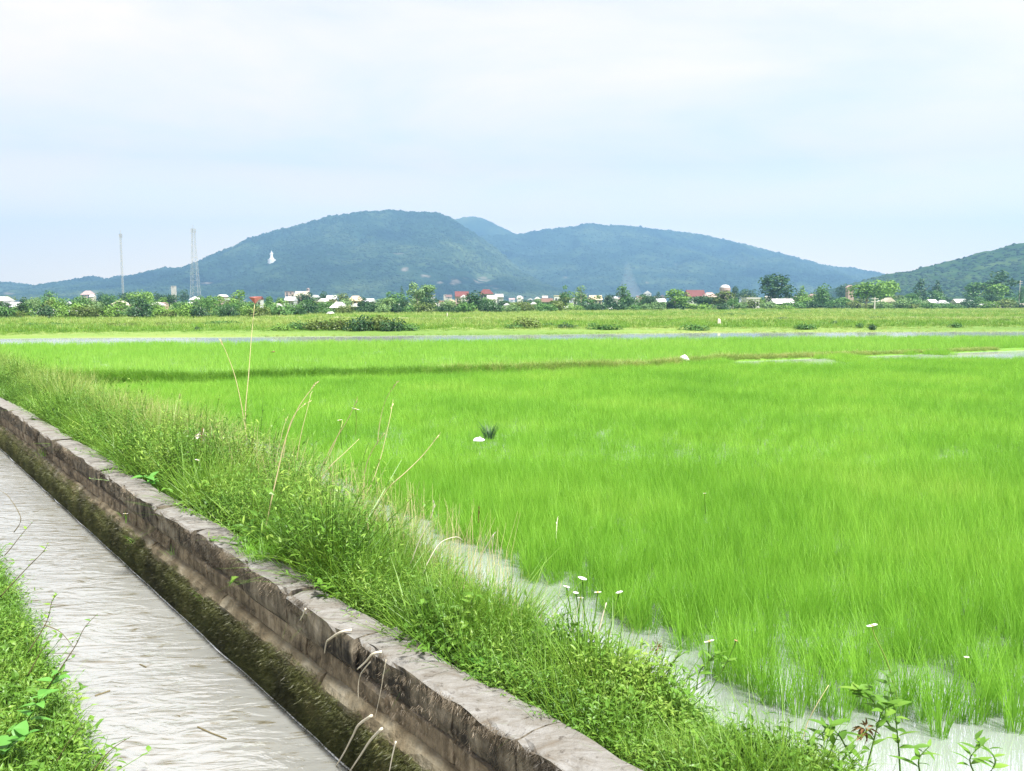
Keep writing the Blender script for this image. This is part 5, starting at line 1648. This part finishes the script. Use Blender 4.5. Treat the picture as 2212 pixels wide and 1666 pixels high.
def leafy(px, dist, kind, n, label, scale=1.0, name='weed_plant', group='leafy weeds', stem_r=0.005, t0=0.25, stem_mat=None):
    P = curve_pts([AT(a, b_, dist) for a, b_ in px], 5)
    base = P[0].copy(); R = random.Random(int(px[0][0] * 5 + px[0][1]))
    r = empty(name, base, label, 'plant', group)
    Q = [p - base for p in P]; m = len(Q)
    MB().tube(Q, [stem_r * (1 - 0.7 * i / (m - 1)) for i in range(m)], 5).build('stem', stem_mat or M['weed'], r, True)
    a = R.uniform(0, 6.28)
    for k in range(n):
        t = t0 + (1 - t0) * (k + 0.5) / n
        f_ = t * (m - 1); i = min(m - 2, int(f_)); q = Q[i].lerp(Q[i + 1], f_ - i)
        a += 2.4 + R.uniform(-.4, .4)
        o_ = link('leaf', LEAFM[kind], None, r)
        o_.location = q
        o_.rotation_euler = (R.uniform(-.3, .3), -R.uniform(0.05, 0.75), a)
        s_ = scale * R.uniform(0.65, 1.15) * (1.1 - 0.35 * t)
        o_.scale = (s_, s_, s_)
    return r


LW = [
    ([(1150, 1520), (1110, 1465), (1070, 1450)], 4.55, 'lobed', 12, 1.35, 'broad lobed weed leaning over the wall end'),
    ([(1165, 1525), (1165, 1470), (1150, 1440)], 4.6, 'lobed', 13, 1.35, 'broad lobed weed behind the leaning one'),
    ([(1180, 1550), (1215, 1490), (1240, 1470)], 4.45, 'broad', 13, 1.35, 'broad leaved weed right of the lobed pair'),
    ([(1200, 1600), (1180, 1560), (1160, 1545)], 4.2, 'broad', 11, 1.215, 'broad leaved weed hanging over the dark gap'),
    ([(1260, 1640), (1280, 1590), (1310, 1560)], 4.0, 'broad', 12, 1.215, 'broad leaved weed low beside the wall end'),
    ([(1320, 1640), (1370, 1590), (1400, 1560)], 4.0, 'lance', 16, 1.0, 'narrow leaved weed below the brown dead leaves'),
    ([(1420, 1666), (1450, 1610), (1480, 1580)], 3.9, 'lance', 16, 1.0, 'narrow leaved weed near the bottom of the bank'),
    ([(1850, 1672), (1820, 1600), (1790, 1570), (1775, 1590)], 3.75, 'lance', 13, 1.0, 'green weed with bowed top standing in the open water'),
    ([(1870, 1672), (1885, 1610), (1905, 1540), (1930, 1520)], 3.8, 'small', 14, 1.3, 'slim weed bending right over the water'),
    ([(1945, 1672), (1940, 1600), (1930, 1520), (1915, 1455)], 3.9, 'small', 22, 1.3, 'tallest leafy weed under the leaning daisy'),
    ([(1930, 1580), (1890, 1520), (1860, 1490), (1840, 1500)], 3.95, 'small', 16, 1.3, 'yellowish branch of weed spreading left from the tallest'),
    ([(1990, 1680), (1985, 1640), (2010, 1610)], 3.7, 'lance', 9, 0.9, 'small weed at the lower edge right of the tallest'),
    ([(2110, 1680), (2095, 1640), (2120, 1610)], 3.7, 'lance', 10, 0.9, 'separate weed sprig low at the right'),
    ([(2130, 1680), (2150, 1640), (2105, 1595)], 3.75, 'small', 9, 1.2, 'forked weed sprig next to the separate one'),
    ([(1505, 1490), (1512, 1450), (1540, 1420), (1560, 1410)], 4.9, 'small', 9, 1.0, 'thin weed at the water edge left of the large daisy'),
    ([(1530, 1500), (1560, 1450), (1575, 1420)], 4.9, 'small', 8, 1.0, 'thin weed under the large daisy'),
    ([(720, 1320), (700, 1280), (690, 1260)], 5.6, 'small', 18, 1.3, 'small leaved weed at the back edge of the wall'),
    ([(345, 1065), (330, 1035), (310, 1030)], 8.0, 'broad', 9, 0.9, 'yellow green leafy sprig overhanging the wall gap'),
    ([(30, 1600), (70, 1540), (95, 1500)], 4.7, 'broad', 10, 0.8, 'broad leaved weed on the near canal bank'),
    ([(10, 1660), (20, 1610), (60, 1590)], 4.3, 'lobed', 9, 0.7, 'pale lobed weed in the lower left corner'),
    ([(95, 1510), (112, 1475), (130, 1450)], 4.9, 'broad', 6, 0.8, 'leafy tip reaching out over the canal'),
    ([(160, 1660), (180, 1640), (198, 1610)], 4.3, 'lance', 8, 0.7, 'narrow leaved sprig at the bottom edge over the canal'),
]
for px, d, kd, n, sc, lab in LW:
    leafy(px, d, kd, n, lab, sc)

# thin dark twigs reaching over the canal from the near bank
TW = [([(100, 1490), (160, 1400), (182, 1357), (212, 1325)], 4.9, 'dark twig with seed knots reaching farthest over the canal', 5), ([(0, 1290), (52, 1234), (94, 1191), (103, 1174)], 5.6, 'dark twig rising at the left edge over the water', 6),
      ([(10, 1200), (23, 1185), (49, 1152), (75, 1123)], 6.0, 'highest thin twig at the left edge over the water', 4), ([(60, 1410), (100, 1345), (112, 1300), (124, 1284)], 5.2, 'leafy twig branching over the middle of the canal', 9),
      ([(60, 1460), (90, 1405), (110, 1385)], 5.1, 'short twig low over the canal', 4), ([(95, 1350), (130, 1365), (158, 1398)], 4.9, 'side twig drooping from the leafy one', 4), ([(30, 1150), (45, 1120), (20, 1075), (0, 1060)], 6.6, 'bent grass blade arching in from the left edge', 0),
      ([(120, 1650), (150, 1600), (185, 1560)], 4.4, 'pale twig at the lower left over the canal', 5), ([(200, 1666), (240, 1620), (285, 1590)], 4.3, 'thin straws slanting at the bottom edge over the canal', 0)]
for px, d, lab, nl in TW:
    r = leafy(px, d, 'small', nl, lab, 0.7, 'twig', 'twigs over the canal', 0.004, 0.35, M['twig'])

# rice plants standing apart in the open water at the near corner
RP = [(1620, 1490), (1720, 1545), (1765, 1530), (1820, 1555), (1880, 1540), (1945, 1545), (2020, 1550), (2080, 1560), (2135, 1545), (2200, 1555), (1660, 1520), (1560, 1470), (1690, 1530), (1735, 1515), (1790, 1545), (1850, 1530), (1915, 1555), (1960, 1520), (1995, 1560), (2050, 1535), (2110, 1560), (2165, 1545), (2190, 1580), (1650, 1500), (1590, 1475), (1535, 1455), (2030, 1590), (1860, 1500), (2140, 1510)]
rp_mesh = [tuft(54, 0.5, 0.0058, 0.05, 0.2, 0.32, 840 + i, 5).mesh('rice_plant') for i in range(6)]
for i, (a, c) in enumerate(RP):
    p = G(a, c)
    o = link('rice_plant', rp_mesh[i % 6], M['rice'])
    o.location = (p.x, p.y, -0.01); o.rotation_euler = (0, 0, i * 1.3); s = 0.75 + 0.35 * random.Random(i).random(); o.scale = (s, s, s)
    tag(o, 'rice plant standing apart in the open water at the paddy corner', 'rice plant', 'rice plants in the open water')

# dry stems draped over the wall
DR = [([(760, 1361), (735, 1366), (712, 1381), (706, 1386), (703, 1398), (701, 1411)], 'bent bleached straw hanging over the top edge of the wall', 0.0085, 0.0), ([(825, 1408), (805, 1413), (790, 1430), (772, 1446)], 'bleached straw draped over the wall below the bent one', 0.0085, 0.0),
      ([(800, 1430), (780, 1455), (774, 1480), (774, 1512)], 'long thin straw dangling down the wall face', 0.004, 0.0), ([(834, 1425), (828, 1460), (821, 1500), (808, 1560)], 'thin straw hanging from the wall top to the ledge', 0.003, 0.0),
      ([(803, 1546), (775, 1566), (762, 1590), (744, 1625), (726, 1655)], 'straw drooping from the ledge to the water, left one', 0.0085, 0.1), ([(825, 1574), (800, 1600), (780, 1630), (756, 1666)], 'straw drooping from the ledge to the water, right one', 0.0085, 0.1),
      ([(855, 1602), (848, 1630), (840, 1672)], 'short tan straw hanging below the ledge at the bottom edge', 0.005, 0.1), ([(660, 1315), (655, 1328), (648, 1340)], 'pale splinter of straw on the wall edge', 0.007, 0.0)]


def wall_hit(xd, yd, off):
    """where the view ray meets the wall's upright face set out by off"""
    r = ray(xd, yd)
    best = None
    for t in np.linspace(2.5, 16, 2000):
        p = Vector((0, 0, CAM_H)) + r * t
        q, tg, nn = wall_frame(p.y)
        if (p - q).dot(nn) < off:
            return Vector((0, 0, CAM_H)) + r * (t - 0.01)
    return p


for px, lab, rr, off in DR:
    P = []
    for a, c in px:
        top = G(a, c, TOP_Z + 0.018)
        q, tg, nn = wall_frame(top.y)
        on_top = (top - q).dot(nn) < 0.01
        P.append(top if on_top and off == 0 else wall_hit(a, c, 0.035 + off))
    base = P[0].copy()
    r = empty('straw_stem', base, lab, 'straw', 'straws draped on the wall')
    Q = [p - base for p in curve_pts(P, 4)]
    MB().tube(Q, [rr * (1 - 0.55 * i / (len(Q) - 1)) for i in range(len(Q))], 5).build('stem', M['dry_white'], r, True)

# grass growing on the wall top and face
def wall_grass(xd, yd, lab, key, n, s, seed, mat, top=True):
    p = G(xd, yd, TOP_Z + 0.0) if top else wall_hit(xd, yd, 0.03)
    b = MB(); R = random.Random(seed)
    for _ in range(n):
        a = R.uniform(0, 6.28); ln = R.uniform(0.4, 1.0); rr = R.uniform(0, 0.1 * s)
        b.add(*blade((rr * math.cos(a), rr * math.sin(a), 0), a + R.uniform(-.6, .6), 0.17 * s * R.uniform(.6, 1.2), 0.004, 0.5 * ln, 0.7 * ln, 4))
    o = b.build('grass_tuft', mat)
    o.location = p
    tag(o, lab, 'grass tuft', 'grass tufts on the wall')


wall_grass(565, 1212, 'yellow green mat of grass growing on the wall top', 0, 150, 1.1, 3, M['lush'])
wall_grass(535, 1198, 'smaller grass mat draped over the wall edge', 0, 90, 1.0, 4, M['lush'])
wall_grass(95, 986, 'little green tuft high on the far wall face', 0, 24, 1.0, 5, M['lush'], False)
wall_grass(238, 1022, 'little green tuft just under the wall top', 0, 22, 0.8, 6, M['lush'], False)
wall_grass(270, 1118, 'green tuft under the single white flower', 0, 20, 0.6, 7, M['grass'], False)
wall_grass(372, 1200, 'sparse tuft on the upper wall face', 0, 14, 0.6, 8, M['grass'], False)
wall_grass(452, 1305, 'green sprig hanging at the ledge', 0, 20, 0.9, 9, M['grass'], False)
wall_grass(300, 1180, 'green tuft on the mossy foot of the wall', 0, 20, 0.8, 10, M['lush'], False)
wall_grass(795, 1600, 'green tuft on the mossy foot near the straws', 0, 20, 0.6, 11, M['lush'], False)

# dead leaf clumps
def clump(xd, yd, dist, s, lab, mat, n=40, seed=1):
    b = MB(); R = random.Random(seed)
    for _ in range(n):
        d = Vector((R.gauss(0, 1), R.gauss(0, 1), R.gauss(0, 1))).normalized()
        b.add(*leaf(d * s * 0.2, d + Vector((0, 0, -0.3)), (R.random(), R.random(), 0.5), s * R.uniform(.6, 1.1), s * 0.22, 0.4))
    o = b.build('dead_leaves', mat); o.location = AT(xd, yd, dist)
    tag(o, lab, 'dead leaves', 'clumps of dead leaves')


clump(1280, 1500, 4.55, 0.09, 'rust brown withered leaves hanging in the bank weeds', M['dead'], 40, 2)
clump(1385, 1495, 4.7, 0.09, 'dull brown withered stem clump at the water edge', M['dead'], 36, 3)
clump(1418, 1400, 5.3, 0.05, 'small rust brown leaves near the daisies', M['dead'], 24, 4)
clump(1868, 1575, 3.8, 0.06, 'dark withered seed pods on the leafy weed in the water', M['dead'], 30, 5)
clump(415, 985, 9.4, 0.07, 'pinkish withered leaves on the crest of the bank', M['dry_white'], 26, 6)
clump(435, 940, 9.8, 0.10, 'bleached ragged leaves high on the bank crest', M['dry_white'], 26, 7)


# litter
def rag(xd, yd, z, sx, sy, sz, lab, name='plastic_bag', mat=None, seed=1):
    p = G(xd, yd, z)
    V = []; F = []; R = random.Random(seed); nu, nv = 9, 6
    for j in range(nv):
        for i in range(nu):
            a = 6.283 * i / nu; t = j / (nv - 1); rr = math.sin(math.pi * (0.12 + 0.86 * (1 - t) * 0.5 + 0.0)) * (0.75 + 0.5 * R.random())
            V.append((sx * rr * math.cos(a), sy * rr * math.sin(a), sz * t * (0.85 + 0.3 * R.random())))
    for j in range(nv - 1):
        for i in range(nu):
            i2 = (i + 1) % nu
            F.append((j * nu + i, j * nu + i2, (j + 1) * nu + i2, (j + 1) * nu + i))
    F.append(tuple((nv - 1) * nu + i for i in range(nu)))
    o = obj(name, V, F, mat or M['bag'], None, True); o.location = p
    return tag(o, lab, 'bag' if 'bag' in name else 'litter')


rag(1478, 783, 0.12, 0.2, 0.16, 0.26, 'crumpled white bag lying on the bund', seed=3)
rag(1034, 953, 0.28, 0.085, 0.06, 0.06, 'white scrap of litter caught in the rice', 'plastic_scrap', seed=4)
rag(1553, 700, 0.3, 0.2, 0.16, 0.45, 'small pale sack standing in the far meadow', 'sack', M['dry_white'], seed=5)
p = G(1056, 948, 0.22)
b = MB(); R = random.Random(8)
for _ in range(120):
    a = R.uniform(0, 6.28); rr = 0.09 * math.sqrt(R.random())
    b.add(*blade((rr * math.cos(a), rr * math.sin(a), 0), a, 0.3 * R.uniform(.6, 1.2), 0.008, 0.2, 0.4, 3))
o = b.build('dark_weed', M['tree_dark']); o.location = p
tag(o, 'dark weed clump standing out of the rice by the white scrap', 'weed')
# sticks floating on the canal
for px, lab in [([(427, 1570), (455, 1583), (489, 1596)], 'brown stick floating on the canal'), ([(205, 1503), (238, 1492)], 'short straw floating on the canal'), ([(302, 1435), (316, 1441)], 'scrap of reed floating on the canal')]:
    P = [G(a, c, CANAL_Z + 0.004) for a, c in px]; base = P[0].copy()
    o = MB().tube([q - base for q in P], 0.005, 5).build('floating_stick', M['twig']); o.location = base
    tag(o, lab, 'stick', 'sticks on the canal')

# tiny dragonfly hovering over the second paddy
pd_ = AT(589, 761, 12.0)
r = empty('dragonfly', pd_, 'brown dragonfly hovering over the far paddy', 'insect')
MB().tube([(-0.03, 0, 0), (0, 0, 0.004), (0.028, 0, 0.006)], [0.003, 0.007, 0.009], 5).build('body', M['dead'], r)
for s in (-1, 1):
    for q in (0.004, 0.016):
        b = MB(); b.add(*leaf((q, 0, 0.01), (0.15, s, 0.15), (0, 0, 1), 0.045, 0.012, 0.05)); b.build('wing', M['dry'], r)

# ------------------------------------------------------------------ forest on the hills
def canopy_lump(seed):
    """a rounded knobbly tree top"""
    R = np.random.default_rng(seed); b = MB(); V = []; F = []
    n, m = 7, 4
    for j in range(m):
        t = j / m
        for i in range(n):
            a = 6.283 * (i + 0.5 * (j % 2)) / n; r = math.cos(t * 1.45) * R.uniform(0.72, 1.15)
            V.append((r * math.cos(a), r * math.sin(a), math.sin(t * 1.5) * 0.85 * R.uniform(0.85, 1.1) - 0.25))
    V.append((0, 0, 0.75))
    for j in range(m - 1):
        for i in range(n):
            F.append((j * n + i, j * n + (i + 1) % n, (j + 1) * n + (i + 1) % n, (j + 1) * n + i))
    for i in range(n):
        F.append(((m - 1) * n + i, (m - 1) * n + (i + 1) % n, m * n))
    b.add(V, F)
    return b


M['canopy'] = leaf_mat('hill_canopy', [(0.0, (0.005, 0.014, 0.012)), (0.5, (0.020, 0.042, 0.024)), (1.0, (0.062, 0.09, 0.04))], 0.0, 0.006, rand=0.25, gloss=0.0)  # same tones as the hill surface, gully shade painted in with them
source('canopy_lump', [canopy_lump(950 + i) for i in range(5)], M['canopy'])


def forest(V, sc, n, lo, hi, label, seed, smin=0.24):
    rows, nx = V.shape[:2]
    r0 = int(rows * 0.18)
    j = RNG.uniform(r0, rows - 2, n); i = RNG.uniform(0, nx - 2, n)
    ji, ii = j.astype(int), i.astype(int); fj, fi = (j - ji)[:, None], (i - ii)[:, None]
    P = (V[ji, ii] * (1 - fj) + V[ji + 1, ii] * fj) * (1 - fi) + (V[ji, ii + 1] * (1 - fj) + V[ji + 1, ii + 1] * fj) * fi
    k = (sc[ji, ii] < 0.35) & (P[:, 2] > 4) & (fbm(P[:, 0] * 0.012, P[:, 1] * 0.012, seed) > smin) & (np.abs(P[:, 0]) < P[:, 1] * 0.66)
    P = P[k]; N = len(P)
    s = RNG.uniform(lo, hi, N) ** 1.0
    scatter('forest', 'canopy_lump', P, turns(N, 0.1), np.stack([s, s, s * RNG.uniform(0.5, 1.0, N)], 1), label, 'forest')


forest(VA, SA, 26000, 2.0, 5.0, 'dense forest covering the broad hill', 81)
forest(VB, SB, 14000, 2.5, 6.0, 'dense forest covering the paler right ridge', 82)
forest(VR, SR, 11000, 1.0, 3.0, 'scrubby woodland covering the nearer right hill', 83)

# ------------------------------------------------------------------ haze
def haze_mat():
    m, N, L = new_mat('haze_air')
    out = N.new('ShaderNodeOutputMaterial')
    p = N.new('ShaderNodeVolumePrincipled')
    p.inputs['Color'].default_value = (0.29, 0.57, 0.96, 1)
    p.inputs['Density'].default_value = HAZE_DENSITY
    p.inputs['Anisotropy'].default_value = 0.2
    L.new(p.outputs[0], out.inputs['Volume'])
    return m


tag(MB().box(-4300, 4300, -500, 4000, -1.7, 365).build('haze', haze_mat()), 'pale blue haze filling the air before the hills', 'haze', None, 'stuff')
print('objects', len(scene.objects))
